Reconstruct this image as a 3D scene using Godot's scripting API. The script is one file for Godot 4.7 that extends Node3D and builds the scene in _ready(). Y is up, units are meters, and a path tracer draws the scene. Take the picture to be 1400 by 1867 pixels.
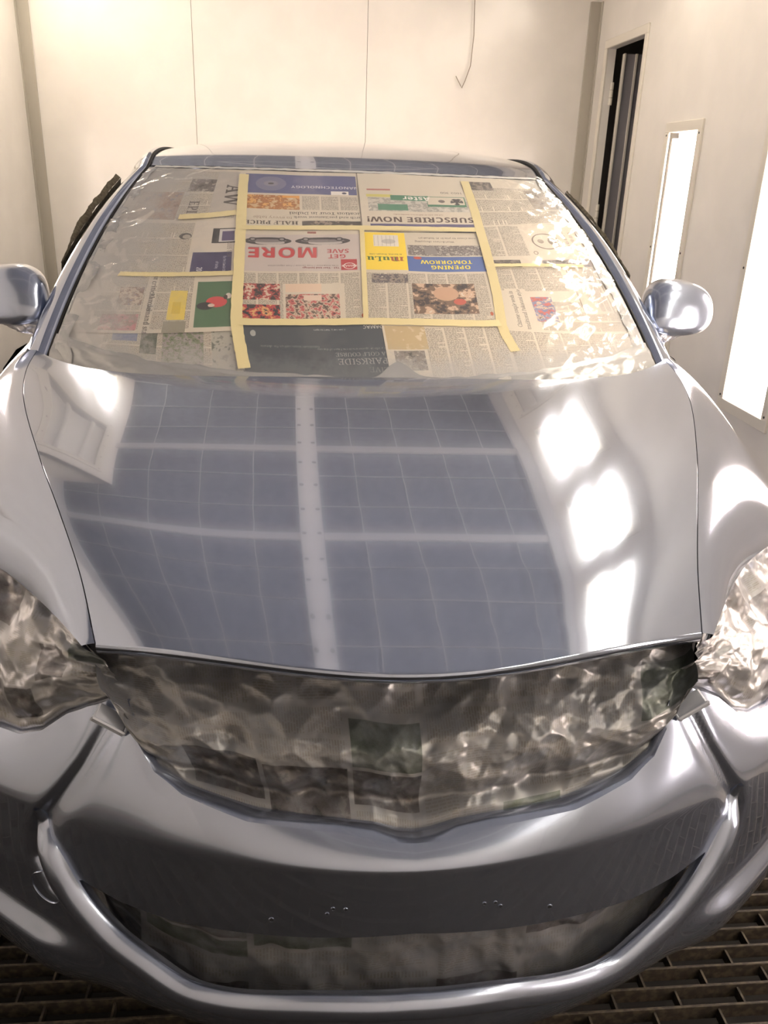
extends Node3D
# A silver-blue saloon, masked with newspaper, in a spray booth. Metres, y up; the car's nose is near z = 0 and it stands along -z.

const XL := -1.935      # booth walls
const XR := 1.833
const ZB := -5.5        # back wall
const ZF := 2.2         # front end, open to the workshop
const HIP := 2.43       # height where the slanted light panels start
const TOP := 2.88       # ceiling

var M := {}
var used := {}
var noise := FastNoiseLite.new()
var cells := FastNoiseLite.new()
var car: Node3D


# ---------------------------------------------------------------- mesh buffer
class Buf:
	var p := PackedVector3Array()
	var n := PackedVector3Array()
	var t := PackedVector2Array()
	var i := PackedInt32Array()

	func v(pos: Vector3, nor: Vector3, uv := Vector2.ZERO) -> int:
		p.append(pos); n.append(nor); t.append(uv)
		return p.size() - 1

	func tri(a: int, b: int, c: int) -> void:
		var g := (p[c] - p[a]).cross(p[b] - p[a])
		if g.dot(n[a] + n[b] + n[c]) < 0.0:
			i.append(a); i.append(c); i.append(b)
		else:
			i.append(a); i.append(b); i.append(c)

	# flat quad, normal towards "out"
	func quad(a: Vector3, b: Vector3, c: Vector3, d: Vector3, out: Vector3) -> void:
		var nn := (c - a).cross(b - d).normalized()
		if nn.dot(out) < 0.0:
			nn = -nn
		var k := v(a, nn, Vector2(0, 0))
		v(b, nn, Vector2(1, 0)); v(c, nn, Vector2(1, 1)); v(d, nn, Vector2(0, 1))
		tri(k, k + 1, k + 2); tri(k, k + 2, k + 3)

	# a surface P(u, v), u and v from 0 to 1; keep(u, v) > 0 is the part that stays
	func grid(nu: int, nv: int, P: Callable, out: Vector3, keep = null) -> void:
		var w := nu + 1
		var pos := PackedVector3Array()
		pos.resize(w * (nv + 1))
		for b in nv + 1:
			for a in w:
				pos[b * w + a] = P.call(float(a) / nu, float(b) / nv)
		var nor := PackedVector3Array()
		nor.resize(pos.size())
		var sum := Vector3.ZERO
		for b in nv + 1:
			for a in w:
				var du := pos[b * w + mini(a + 1, nu)] - pos[b * w + maxi(a - 1, 0)]
				var dv := pos[mini(b + 1, nv) * w + a] - pos[maxi(b - 1, 0) * w + a]
				var c := du.cross(dv)
				sum += c
				nor[b * w + a] = c.normalized()
		var s := 1.0 if sum.dot(out) >= 0.0 else -1.0
		var base := p.size()
		for b in nv + 1:
			for a in w:
				v(pos[b * w + a], nor[b * w + a] * s, Vector2(float(a) / nu, 1.0 - float(b) / nv))
		if keep == null:
			for b in nv:
				for a in nu:
					var q := base + b * w + a
					tri(q, q + 1, q + w + 1); tri(q, q + w + 1, q + w)
			return
		var g := PackedFloat32Array()
		g.resize(pos.size())
		for b in nv + 1:
			for a in w:
				g[b * w + a] = keep.call(float(a) / nu, float(b) / nv)
		for b in nv:
			for a in nu:
				var q := b * w + a
				for f in [[q, q + 1, q + w + 1], [q, q + w + 1, q + w]]:
					var poly := PackedInt32Array()
					for k in 3:
						var e: int = f[k]
						var h: int = f[(k + 1) % 3]
						if g[e] > 0.0:
							poly.append(base + e)
						if (g[e] > 0.0) != (g[h] > 0.0):
							var x := g[e] / (g[e] - g[h])
							poly.append(v(p[base + e].lerp(p[base + h], x), n[base + e].lerp(n[base + h], x).normalized(), t[base + e].lerp(t[base + h], x)))
					for k in range(2, poly.size()):
						tri(poly[0], poly[k - 1], poly[k])

	# box with chamfered edges in the frame X
	func box(X: Transform3D, size: Vector3, bev := 0.0) -> void:
		var h := size / 2.0
		var e := minf(bev, minf(h.x, minf(h.y, h.z)) * 0.9)
		for ax in 3:
			var a1 := (ax + 1) % 3
			var a2 := (ax + 2) % 3
			for s in [-1.0, 1.0]:
				var q := []
				for c in [[-1, -1], [1, -1], [1, 1], [-1, 1]]:
					var o := Vector3.ZERO
					o[ax] = s * h[ax]; o[a1] = c[0] * (h[a1] - e); o[a2] = c[1] * (h[a2] - e)
					q.append(X * o)
				var d := Vector3.ZERO
				d[ax] = s
				quad(q[0], q[1], q[2], q[3], X.basis * d)
			if e > 0.0:
				for s1 in [-1.0, 1.0]:
					for s2 in [-1.0, 1.0]:
						var q := []
						for c in [[0, -1], [0, 1], [1, 1], [1, -1]]:
							var o := Vector3.ZERO
							o[ax] = c[1] * (h[ax] - e)
							o[a1] = s1 * (h[a1] - (e if c[0] == 1 else 0.0))
							o[a2] = s2 * (h[a2] - (0.0 if c[0] == 1 else e))
							q.append(X * o)
						var d := Vector3.ZERO
						d[a1] = s1; d[a2] = s2
						quad(q[0], q[1], q[2], q[3], X.basis * d)

	func tube(pts: Array, r: float, sides := 8, closed := false) -> void:
		var m := pts.size()
		var base := p.size()
		var side := Vector3.ZERO
		for k in m:
			var a: Vector3 = pts[(k - 1 + m) % m] if closed else pts[maxi(k - 1, 0)]
			var b: Vector3 = pts[(k + 1) % m] if closed else pts[mini(k + 1, m - 1)]
			var d := (b - a).normalized()
			if side == Vector3.ZERO:
				side = d.cross(Vector3.UP if absf(d.y) < 0.9 else Vector3.RIGHT).normalized()
			side = (side - d * side.dot(d)).normalized()
			var o := d.cross(side)
			for s in sides:
				var an := TAU * s / sides
				var nn := side * cos(an) + o * sin(an)
				v(pts[k] + nn * r, nn, Vector2(float(s) / sides, float(k) / m))
		for k in (m if closed else m - 1):
			for s in sides:
				var q := base + k * sides
				var q2 := base + ((k + 1) % m) * sides
				var s1 := (s + 1) % sides
				tri(q + s, q + s1, q2 + s1); tri(q + s, q2 + s1, q2 + s)

	# disc or ring lathed about the axis of X (its y): profile of Vector2(radius, height)
	func lathe(X: Transform3D, prof: Array, sides := 16) -> void:
		for k in prof.size() - 1:
			var a: Vector2 = prof[k]
			var b: Vector2 = prof[k + 1]
			var d := b - a
			var nn := Vector2(d.y, -d.x).normalized()
			var base := p.size()
			for s in sides + 1:
				var an := TAU * s / sides
				var e := Vector3(cos(an), 0, sin(an))
				var nor := (X.basis * (e * nn.x + Vector3(0, nn.y, 0))).normalized()
				v(X * (e * a.x + Vector3(0, a.y, 0)), nor, Vector2(float(s) / sides, 0))
				v(X * (e * b.x + Vector3(0, b.y, 0)), nor, Vector2(float(s) / sides, 1))
			for s in sides:
				var q := base + s * 2
				tri(q, q + 2, q + 3); tri(q, q + 3, q + 1)

	func mesh() -> ArrayMesh:
		var arr := []
		arr.resize(Mesh.ARRAY_MAX)
		arr[Mesh.ARRAY_VERTEX] = p; arr[Mesh.ARRAY_NORMAL] = n; arr[Mesh.ARRAY_TEX_UV] = t; arr[Mesh.ARRAY_INDEX] = i
		var m := ArrayMesh.new()
		m.add_surface_from_arrays(Mesh.PRIMITIVE_TRIANGLES, arr)
		return m


# ---------------------------------------------------------------- small helpers
func numbered(s: String) -> String:
	used[s] = used.get(s, -1) + 1
	return s if used[s] == 0 else "%s_%03d" % [s, used[s]]

func thing(called: String, label: String, category: String, group := "") -> Node3D:
	var o := Node3D.new()
	o.name = numbered(called)
	add_child(o)
	o.set_meta("label", label); o.set_meta("category", category)
	if group: o.set_meta("group", group)
	return o

func struct(called: String) -> Node3D:
	var o := Node3D.new()
	o.name = called
	add_child(o)
	o.set_meta("kind", "structure")
	return o

func put(called: String, mesh: Mesh, m: Material, parent: Node) -> MeshInstance3D:
	var o := MeshInstance3D.new()
	o.name = called
	o.mesh = mesh
	o.material_override = m
	o.cast_shadow = GeometryInstance3D.SHADOW_CASTING_SETTING_ON
	parent.add_child(o, true)
	return o

func piece(called: String, mesh: Mesh, m: Material, label: String, category: String, group := "") -> MeshInstance3D:
	var o := put(numbered(called), mesh, m, self)
	o.set_meta("label", label); o.set_meta("category", category)
	if group: o.set_meta("group", group)
	return o

func boxpart(called: String, lo: Vector3, hi: Vector3, m: Material, parent: Node, bev := 0.0) -> MeshInstance3D:
	var b := Buf.new()
	b.box(Transform3D(Basis(), Vector3.ZERO), (hi - lo).abs(), bev)
	var o := put(called, b.mesh(), m, parent)
	o.position = (lo + hi) / 2.0
	return o

# value of a smooth curve through rows [key, a, b ...] at t
func curve(rows: Array, t: float, k: int) -> float:
	var m := rows.size()
	var j := 0
	while j < m - 2 and t > rows[j + 1][0]:
		j += 1
	var x0: float = rows[j][0]
	var x1: float = rows[j + 1][0]
	var p0: float = rows[j][k]
	var p1: float = rows[j + 1][k]
	var h := x1 - x0
	var s := (t - x0) / h
	var m0: float = (p1 - p0) / h if j == 0 else (p1 - rows[j - 1][k]) / (x1 - rows[j - 1][0])
	var m1: float = (p1 - p0) / h if j == m - 2 else (rows[j + 2][k] - p0) / (rows[j + 2][0] - x0)
	if s < 0.0: return p0 + m0 * (t - x0)
	if s > 1.0: return p1 + m1 * (t - x1)
	return (2 * s * s * s - 3 * s * s + 1) * p0 + (s * s * s - 2 * s * s + s) * h * m0 + (3 * s * s - 2 * s * s * s) * p1 + (s * s * s - s * s) * h * m1

func steps(rows: Array, t: float, k: int) -> float:      # the same, straight between the rows
	var j := 0
	while j < rows.size() - 2 and t > rows[j + 1][0]:
		j += 1
	return lerpf(rows[j][k], rows[j + 1][k], clampf((t - rows[j][0]) / (rows[j + 1][0] - rows[j][0]), 0.0, 1.0))

func mat(c: Color, rough := 0.6, metal := 0.0) -> StandardMaterial3D:
	var m := StandardMaterial3D.new()
	m.albedo_color = c
	m.roughness = rough
	m.metallic = metal
	m.cull_mode = BaseMaterial3D.CULL_DISABLED
	return m

# noise texture between two colours
func blotch(a: Color, b: Color, freq: float, sd: int, size := 512, oct := 4) -> ImageTexture:
	var f := FastNoiseLite.new()
	f.seed = sd; f.frequency = freq; f.fractal_octaves = oct; f.noise_type = FastNoiseLite.TYPE_SIMPLEX_SMOOTH
	var im := f.get_seamless_image(size, size)
	im.convert(Image.FORMAT_RGB8)
	for y in size:
		for x in size:
			im.set_pixel(x, y, a.lerp(b, smoothstep(0.25, 0.8, im.get_pixel(x, y).r)))
	return ImageTexture.create_from_image(im)

func triplanar(m: StandardMaterial3D, tex: Texture2D, scale: float) -> StandardMaterial3D:
	m.albedo_color = Color.WHITE
	m.albedo_texture = tex
	m.uv1_triplanar = true
	m.uv1_world_triplanar = true
	m.uv1_scale = Vector3.ONE * scale
	return m


# ---------------------------------------------------------------- the scene
func _ready() -> void:
	look()
	materials()
	booth()
	lights()
	build_car()
	masks()
	newspapers()
	details()


func look() -> void:
	var cam := Camera3D.new()
	cam.name = "camera"
	var yaw := deg_to_rad(5.71)
	var pitch := deg_to_rad(22.0)
	var roll := deg_to_rad(1.96)
	var f := Vector3(sin(yaw) * cos(pitch), -sin(pitch), -cos(yaw) * cos(pitch))
	var r := Vector3(cos(yaw), 0, sin(yaw))
	var u := r.cross(f)
	var r2 := r * cos(roll) + u * sin(roll)
	var u2 := u * cos(roll) - r * sin(roll)
	cam.transform = Transform3D(Basis(r2, u2, -f), Vector3(-0.130, 1.350, 0.803))
	cam.fov = rad_to_deg(2.0 * atan(933.5 / 1538.0))
	cam.near = 0.02
	cam.current = true
	add_child(cam)
	var e := Environment.new()
	e.background_mode = Environment.BG_COLOR
	e.background_color = Color(0.01, 0.01, 0.012)
	e.tonemap_mode = Environment.TONE_MAPPER_LINEAR
	e.tonemap_exposure = 0.87
	e.sdfgi_enabled = true
	e.ssao_enabled = true
	e.ssil_enabled = true
	var w := WorldEnvironment.new()
	w.environment = e
	add_child(w)

const HIP_GLOW := 22.0      # brightness of the tubes as seen
const WALL_GLOW := 22.0
const HIP_LIGHT := 0.36     # light that each tube gives, at one metre
const WALL_LIGHT := 0.20
const HIP_COLOR := Color(1.0, 0.945, 0.87)
const WALL_COLOR := Color(1.0, 0.915, 0.865)
const WALL_LIT := [[2, 2, 2, 2, 2], [2, 2, 1, 1, 0]]      # how far each fitting is lit: right wall, left wall (2 all tubes, 1 the end tube, 0 none)
const HIP_LIT := [[0, 2, 2, 2, 2, 2, 2], [2, 0, 0, 0, 0, 0, 0]]


func materials() -> void:
	noise.seed = 7
	noise.frequency = 1.0
	noise.noise_type = FastNoiseLite.TYPE_SIMPLEX_SMOOTH
	cells.seed = 12
	cells.frequency = 1.0
	cells.noise_type = FastNoiseLite.TYPE_CELLULAR
	cells.cellular_distance_function = FastNoiseLite.DISTANCE_EUCLIDEAN
	cells.cellular_return_type = FastNoiseLite.RETURN_DISTANCE
	cells.fractal_type = FastNoiseLite.FRACTAL_NONE
	var p := mat(Color(0.63, 0.67, 0.755), 0.10, 0.92)
	p.clearcoat_enabled = true
	p.clearcoat = 1.0
	p.clearcoat_roughness = 0.015
	M.paint = p
	var p2 := p.duplicate()
	p2.roughness = 0.24
	M.bumper_paint = p2
	M.primer = mat(Color(0.70, 0.72, 0.76), 0.35, 0.4)
	M.wall = triplanar(mat(Color.WHITE, 0.2), blotch(Color(0.905, 0.89, 0.86), Color(0.92, 0.905, 0.875), 0.012, 3), 0.45)
	M.trim = mat(Color(0.70, 0.68, 0.63), 0.45)
	M.seam = mat(Color(0.42, 0.39, 0.35), 0.8)
	M.frame = mat(Color(0.87, 0.85, 0.80), 0.4)
	M.tray = mat(Color(0.92, 0.91, 0.88), 0.5)
	M.filter = triplanar(mat(Color.WHITE, 0.95), blotch(Color(0.47, 0.49, 0.53), Color(0.53, 0.55, 0.59), 0.03, 5), 0.8)
	M.beam = mat(Color(0.80, 0.80, 0.80), 0.4)
	M.wire = mat(Color(0.82, 0.82, 0.80), 0.4)
	M.screw = mat(Color(0.22, 0.21, 0.20), 0.5, 0.6)
	M.grate = triplanar(mat(Color.WHITE, 0.7, 0.2), blotch(Color(0.16, 0.14, 0.11), Color(0.27, 0.24, 0.19), 0.03, 9), 3.0)
	M.pit = mat(Color(0.10, 0.095, 0.085), 0.9)
	M.concrete = triplanar(mat(Color.WHITE, 0.8), blotch(Color(0.34, 0.33, 0.31), Color(0.46, 0.44, 0.41), 0.02, 11), 0.7)
	M.dark = mat(Color(0.20, 0.20, 0.21), 0.85)
	M.rubber = mat(Color(0.05, 0.05, 0.055), 0.6)
	M.black = mat(Color(0.03, 0.03, 0.035), 0.5)
	M.under = mat(Color(0.09, 0.09, 0.095), 0.8)
	M.leaf = mat(Color(0.56, 0.55, 0.56), 0.5)
	M.doorway = mat(Color(0.52, 0.50, 0.48), 0.7)
	M.glass = mat(Color(0.05, 0.055, 0.06), 0.06)
	M.steel = mat(Color(0.6, 0.6, 0.6), 0.35, 0.9)
	var g := mat(Color(1, 1, 1, 0.05), 0.05)
	g.transparency = BaseMaterial3D.TRANSPARENCY_ALPHA
	M.pane = g
	for k in [["hip_tube", HIP_COLOR, HIP_GLOW], ["wall_tube", WALL_COLOR, WALL_GLOW]]:
		var e := mat(Color(0.9, 0.9, 0.88), 0.4)
		e.emission_enabled = true
		e.emission = k[1]
		e.emission_energy_multiplier = k[2]
		M[k[0]] = e


# ---------------------------------------------------------------- booth
# boxes that fill a plane (local x, y, facing local z) around holes [x0, x1, y0, y1]
func plane_with_holes(parent: Node3D, X: Transform3D, x0: float, x1: float, h: float, holes: Array, thick: float, m: Material) -> void:
	holes.sort_custom(func(a, b): return a[0] < b[0])
	var cells := []
	var at := x0
	for q in holes:
		if q[0] > at: cells.append([at, q[0], 0.0, h])
		if q[2] > 0.0: cells.append([q[0], q[1], 0.0, q[2]])
		if q[3] < h: cells.append([q[0], q[1], q[3], h])
		at = q[1]
	if at < x1: cells.append([at, x1, 0.0, h])
	var b := Buf.new()
	for c in cells:
		b.box(X * Transform3D(Basis(), Vector3((c[0] + c[1]) / 2.0, (c[2] + c[3]) / 2.0, -thick / 2.0)), Vector3(c[1] - c[0], c[3] - c[2], thick))
	put("wall_sheet", b.mesh(), m, parent)

func wall_frame(right: bool) -> Transform3D:
	if right: return Transform3D(Basis(Vector3(0, 0, 1), Vector3.UP, Vector3(-1, 0, 0)), Vector3(XR, 0, 0))
	return Transform3D(Basis(Vector3(0, 0, -1), Vector3.UP, Vector3(1, 0, 0)), Vector3(XL, 0, 0))

func hip_frame(right: bool) -> Transform3D:
	var s := sqrt(0.5)
	if right: return Transform3D(Basis(Vector3(0, 0, 1), Vector3(-s, s, 0), Vector3(-s, -s, 0)), Vector3(XR, HIP, 0))
	return Transform3D(Basis(Vector3(0, 0, -1), Vector3(s, s, 0), Vector3(s, -s, 0)), Vector3(XL, HIP, 0))

const WALL_SPOTS := [-3.8425, -2.7425, -1.6425, -0.5425, 0.5575]     # z of the wall lights
const HIP_SPOTS := [-4.92, -3.82, -2.72, -1.62, -0.52, 0.58, 1.66]
const HIP_LONG := 0.74

func booth() -> void:
	var hip_h := (TOP - HIP) * sqrt(2.0)
	for right in [true, false]:
		var side := "right" if right else "left"
		var sg := 1.0 if right else -1.0
		var holes := []
		for z in WALL_SPOTS:
			holes.append([sg * z - 0.18, sg * z + 0.18, 0.41, 1.59])
		if right: holes.append([-5.235, -4.575, 0.0, 2.13])
		var w := struct("wall_" + side)
		plane_with_holes(w, wall_frame(right), minf(sg * ZB, sg * ZF), maxf(sg * ZB, sg * ZF), HIP if right else TOP, holes, 0.05, M.wall)
		var hh := []
		var near := ZF if right else -3.30
		for z in (HIP_SPOTS if right else [HIP_SPOTS[0], HIP_SPOTS[1]]):
			hh.append([sg * z - HIP_LONG / 2, sg * z + HIP_LONG / 2, 0.13, hip_h - 0.13])
		var hp := struct("wall_slant_" + side)
		plane_with_holes(hp, hip_frame(right), minf(sg * ZB, sg * near), maxf(sg * ZB, sg * near), hip_h, hh, 0.05, M.wall)
		# corner strip against the back wall
		var t := struct("trim_1" if right else "trim_2")
		var x := XR if right else XL
		boxpart("corner_strip", Vector3(x - sg * 0.075, 0, ZB), Vector3(x, HIP, ZB + 0.012), M.trim, t, 0.003)
		boxpart("corner_strip", Vector3(x - sg * 0.006, 0, ZB + 0.012), Vector3(x, HIP, ZB + 0.05), M.trim, t, 0.002)
	var gable := Buf.new()
	gable.quad(Vector3(XL, HIP, -3.30), Vector3(XL + TOP - HIP, TOP, -3.30), Vector3(XL, TOP, -3.30), Vector3(XL, TOP - 0.01, -3.30), Vector3(0, 0, 1))
	put("end_sheet", gable.mesh(), M.wall, get_node("wall_slant_left"))
	# back wall in sheets, with open seams between them
	var wb := struct("wall_back")
	var edges := [XL - 0.12, -0.852, 0.284, XR + 0.12]
	for k in 3:
		var gap := 0.0014
		boxpart("wall_sheet", Vector3(edges[k] + (gap if k else 0.0), 0, ZB - 0.06), Vector3(edges[k + 1] - (gap if k < 2 else 0.0002), TOP, ZB), M.wall, wb)
	boxpart("backing", Vector3(XL - 0.12, 0, ZB - 0.12), Vector3(XR + 0.12, TOP, ZB - 0.061), M.seam, wb)
	# front end: two closed door leaves between posts
	var wf := struct("wall_front")
	boxpart("post", Vector3(XL - 0.12, 0, ZF), Vector3(XL + 0.25, TOP, ZF + 0.1), M.wall, wf)
	boxpart("post", Vector3(XR - 0.25, 0, ZF), Vector3(XR + 0.12, TOP, ZF + 0.1), M.wall, wf)
	boxpart("header", Vector3(XL + 0.25, 2.55, ZF), Vector3(XR - 0.25, TOP, ZF + 0.1), M.wall, wf)
	for k in 2:
		var xa := XL + 0.255 if k == 0 else -0.048
		var xb := -0.054 if k == 0 else XR - 0.255
		boxpart("booth_door", Vector3(xa, 0.005, ZF + 0.02), Vector3(xb, 2.545, ZF + 0.08), M.wall, wf, 0.004)
	ceiling()
	floor_()
	doorway()

func ceiling() -> void:
	var c := struct("ceiling")
	var x0 := XL
	var x1 := XR - (TOP - HIP)
	var xm := -0.16
	boxpart("roof_sheet", Vector3(x0 - 0.12, TOP + 0.05, ZB - 0.12), Vector3(x1 + 0.5, TOP + 0.12, ZF + 0.1), M.dark, c)
	var rows := [ZB, -3.95, -2.72, -0.70, 1.30, ZF]
	for side in 2:
		var a := x0 - 0.02 if side == 0 else xm + 0.05
		var b := xm - 0.05 if side == 0 else x1 + 0.02
		for k in 5:
			boxpart("filter_panel", Vector3(a, TOP, rows[k]), Vector3(b, TOP + 0.04, rows[k + 1]), M.filter, c)
	boxpart("long_beam", Vector3(xm - 0.07, TOP - 0.03, ZB), Vector3(xm + 0.07, TOP + 0.045, ZF), M.beam, c, 0.004)
	for x in [x0 + 0.03, x1 - 0.03]:
		boxpart("long_beam", Vector3(x - 0.05, TOP - 0.03, ZB), Vector3(x + 0.05, TOP + 0.04, ZF), M.beam, c, 0.004)
	for k in range(1, 5):
		boxpart("cross_beam", Vector3(x0, TOP - 0.02, rows[k] - 0.045), Vector3(xm - 0.07, TOP, rows[k] + 0.045), M.beam, c, 0.003)
		boxpart("cross_beam", Vector3(xm + 0.07, TOP - 0.02, rows[k] - 0.045), Vector3(x1, TOP, rows[k] + 0.045), M.beam, c, 0.003)
	var w := Buf.new()
	for k in 5:
		var bays := roundi((rows[k + 1] - rows[k]) / 0.41)
		for s in range(1, bays):
			var z: float = lerpf(rows[k], rows[k + 1], s / float(bays))
			w.tube([Vector3(x0, TOP - 0.008, z), Vector3(x1, TOP - 0.008, z)], 0.004, 6)
	for s in [1, 2, 3, 4]:
		for half in [[x0, xm], [xm, x1]]:
			var pts := []
			for j in 60:
				var z: float = lerpf(ZB, ZF, j / 59.0)
				pts.append(Vector3(lerpf(half[0], half[1], s / 5.0) + 0.012 * noise.get_noise_2d(z * 1.7, s * 9.0 + half[0]), TOP - 0.012, z))
			w.tube(pts, 0.0035, 6)
	put("wire_grid", w.mesh(), M.wire, c).set_meta("kind", "stuff")
	var sc := Buf.new()
	for k in 24:
		for s in [-0.045, 0.045]:
			sc.lathe(Transform3D(Basis(Vector3.RIGHT, Vector3.DOWN, Vector3.FORWARD), Vector3(xm + s, TOP - 0.03, ZB + 0.2 + k * 0.32)), [Vector2(0.014, 0), Vector2(0.014, 0.005), Vector2(0, 0.006)], 8)
	put("beam_screws", sc.mesh(), M.screw, c)

func floor_() -> void:
	var f := struct("floor")
	boxpart("pit_bed", Vector3(XL - 0.12, -0.40, ZB - 0.12), Vector3(XR + 0.12, -0.30, ZF + 0.1), M.pit, f)
	boxpart("pit_end", Vector3(XL - 0.12, -0.30, ZF), Vector3(XR + 0.12, 0, ZF + 0.1), M.pit, f)
	for s in [[XL - 0.12, -1.35], [1.30, XR + 0.12]]:
		boxpart("side_slab", Vector3(s[0], -0.30, ZB), Vector3(s[1], 0, ZF), M.concrete, f)
	var bar := Buf.new()
	bar.box(Transform3D(), Vector3(2.65, 0.032, 0.005), 0.001)
	var bm := bar.mesh()
	var rest := Buf.new()
	var z := ZB + 0.05
	var k := 0
	var links := Buf.new()
	var rng := RandomNumberGenerator.new()
	rng.seed = 4
	while z < ZF:
		if z > -1.4 and z < 0.75:
			var o := put("grate_bar", bm, M.grate, f)
			o.position = Vector3(-0.025, -0.016, z)
			var x := -1.3 + (k % 2) * 0.06 + rng.randf() * 0.02
			while x < 1.28:
				links.box(Transform3D(Basis(), Vector3(x, -0.018, z + 0.0195)), Vector3(0.004, 0.022, 0.034))
				x += 0.118
		else:
			rest.box(Transform3D(Basis(), Vector3(-0.025, -0.016, z)), Vector3(2.65, 0.032, 0.005))
		z += 0.0392
		k += 1
	put("grate_links", links.mesh(), M.grate, f).set_meta("kind", "stuff")
	put("far_grate_bars", rest.mesh(), M.grate, f).set_meta("kind", "stuff")

func doorway() -> void:
	var d := struct("door_1")
	# frame round the opening, flat on the wall and lining its depth
	var b := Buf.new()
	var z0 := -5.285
	var z1 := -4.535
	b.box(Transform3D(Basis(), Vector3(XR - 0.006, 2.155, (z0 + z1) / 2)), Vector3(0.014, 0.05, z1 - z0), 0.003)
	b.box(Transform3D(Basis(), Vector3(XR - 0.006, 1.065, z0 + 0.025)), Vector3(0.014, 2.13, 0.05), 0.003)
	b.box(Transform3D(Basis(), Vector3(XR - 0.006, 1.065, z1 - 0.02)), Vector3(0.014, 2.13, 0.04), 0.003)
	put("door_frame", b.mesh(), M.frame, d)
	# door leaf, standing open into the passage, hinged on the far jamb
	var leaf := Transform3D(Basis(Vector3.UP, deg_to_rad(-4.0)), Vector3(XR + 0.07, 0, -5.205))
	b = Buf.new()
	b.box(leaf * Transform3D(Basis(), Vector3(0.36, 1.06, 0.0)), Vector3(0.66, 2.08, 0.045), 0.003)
	put("door_leaf", b.mesh(), M.leaf, d)
	b = Buf.new()
	b.box(leaf * Transform3D(Basis(), Vector3(0.025, 1.06, 0.012)), Vector3(0.012, 2.08, 0.045), 0.002)
	b.box(leaf * Transform3D(Basis(), Vector3(0.10, 1.06, 0.028)), Vector3(0.016, 2.08, 0.012), 0.002)
	put("leaf_edge", b.mesh(), M.frame, d)
	b = Buf.new()
	for y in [0.3, 1.05, 1.80]:
		for k in 3:
			b.tube([Vector3(XR + 0.045, y + k * 0.046, -5.222), Vector3(XR + 0.045, y + k * 0.046 + 0.042, -5.222)], 0.012, 10)
	put("hinge", b.mesh(), M.frame, d)
	# passage behind the door
	var w := struct("wall_passage")
	boxpart("wall_sheet", Vector3(XR + 1.1, 0, -5.7), Vector3(XR + 1.2, 2.4, -3.9), M.doorway, w)
	boxpart("wall_sheet", Vector3(XR + 0.05, 0, -5.7), Vector3(XR + 1.1, 2.4, -5.6), M.doorway, w)
	boxpart("wall_sheet", Vector3(XR + 0.05, 0, -4.0), Vector3(XR + 1.1, 2.4, -3.9), M.doorway, w)
	boxpart("ceiling_sheet", Vector3(XR + 0.05, 2.4, -5.7), Vector3(XR + 1.2, 2.5, -3.9), M.doorway, w)
	boxpart("floor_slab", Vector3(XR + 0.05, -0.1, -5.7), Vector3(XR + 1.2, 0, -3.9), M.doorway, w)


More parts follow.
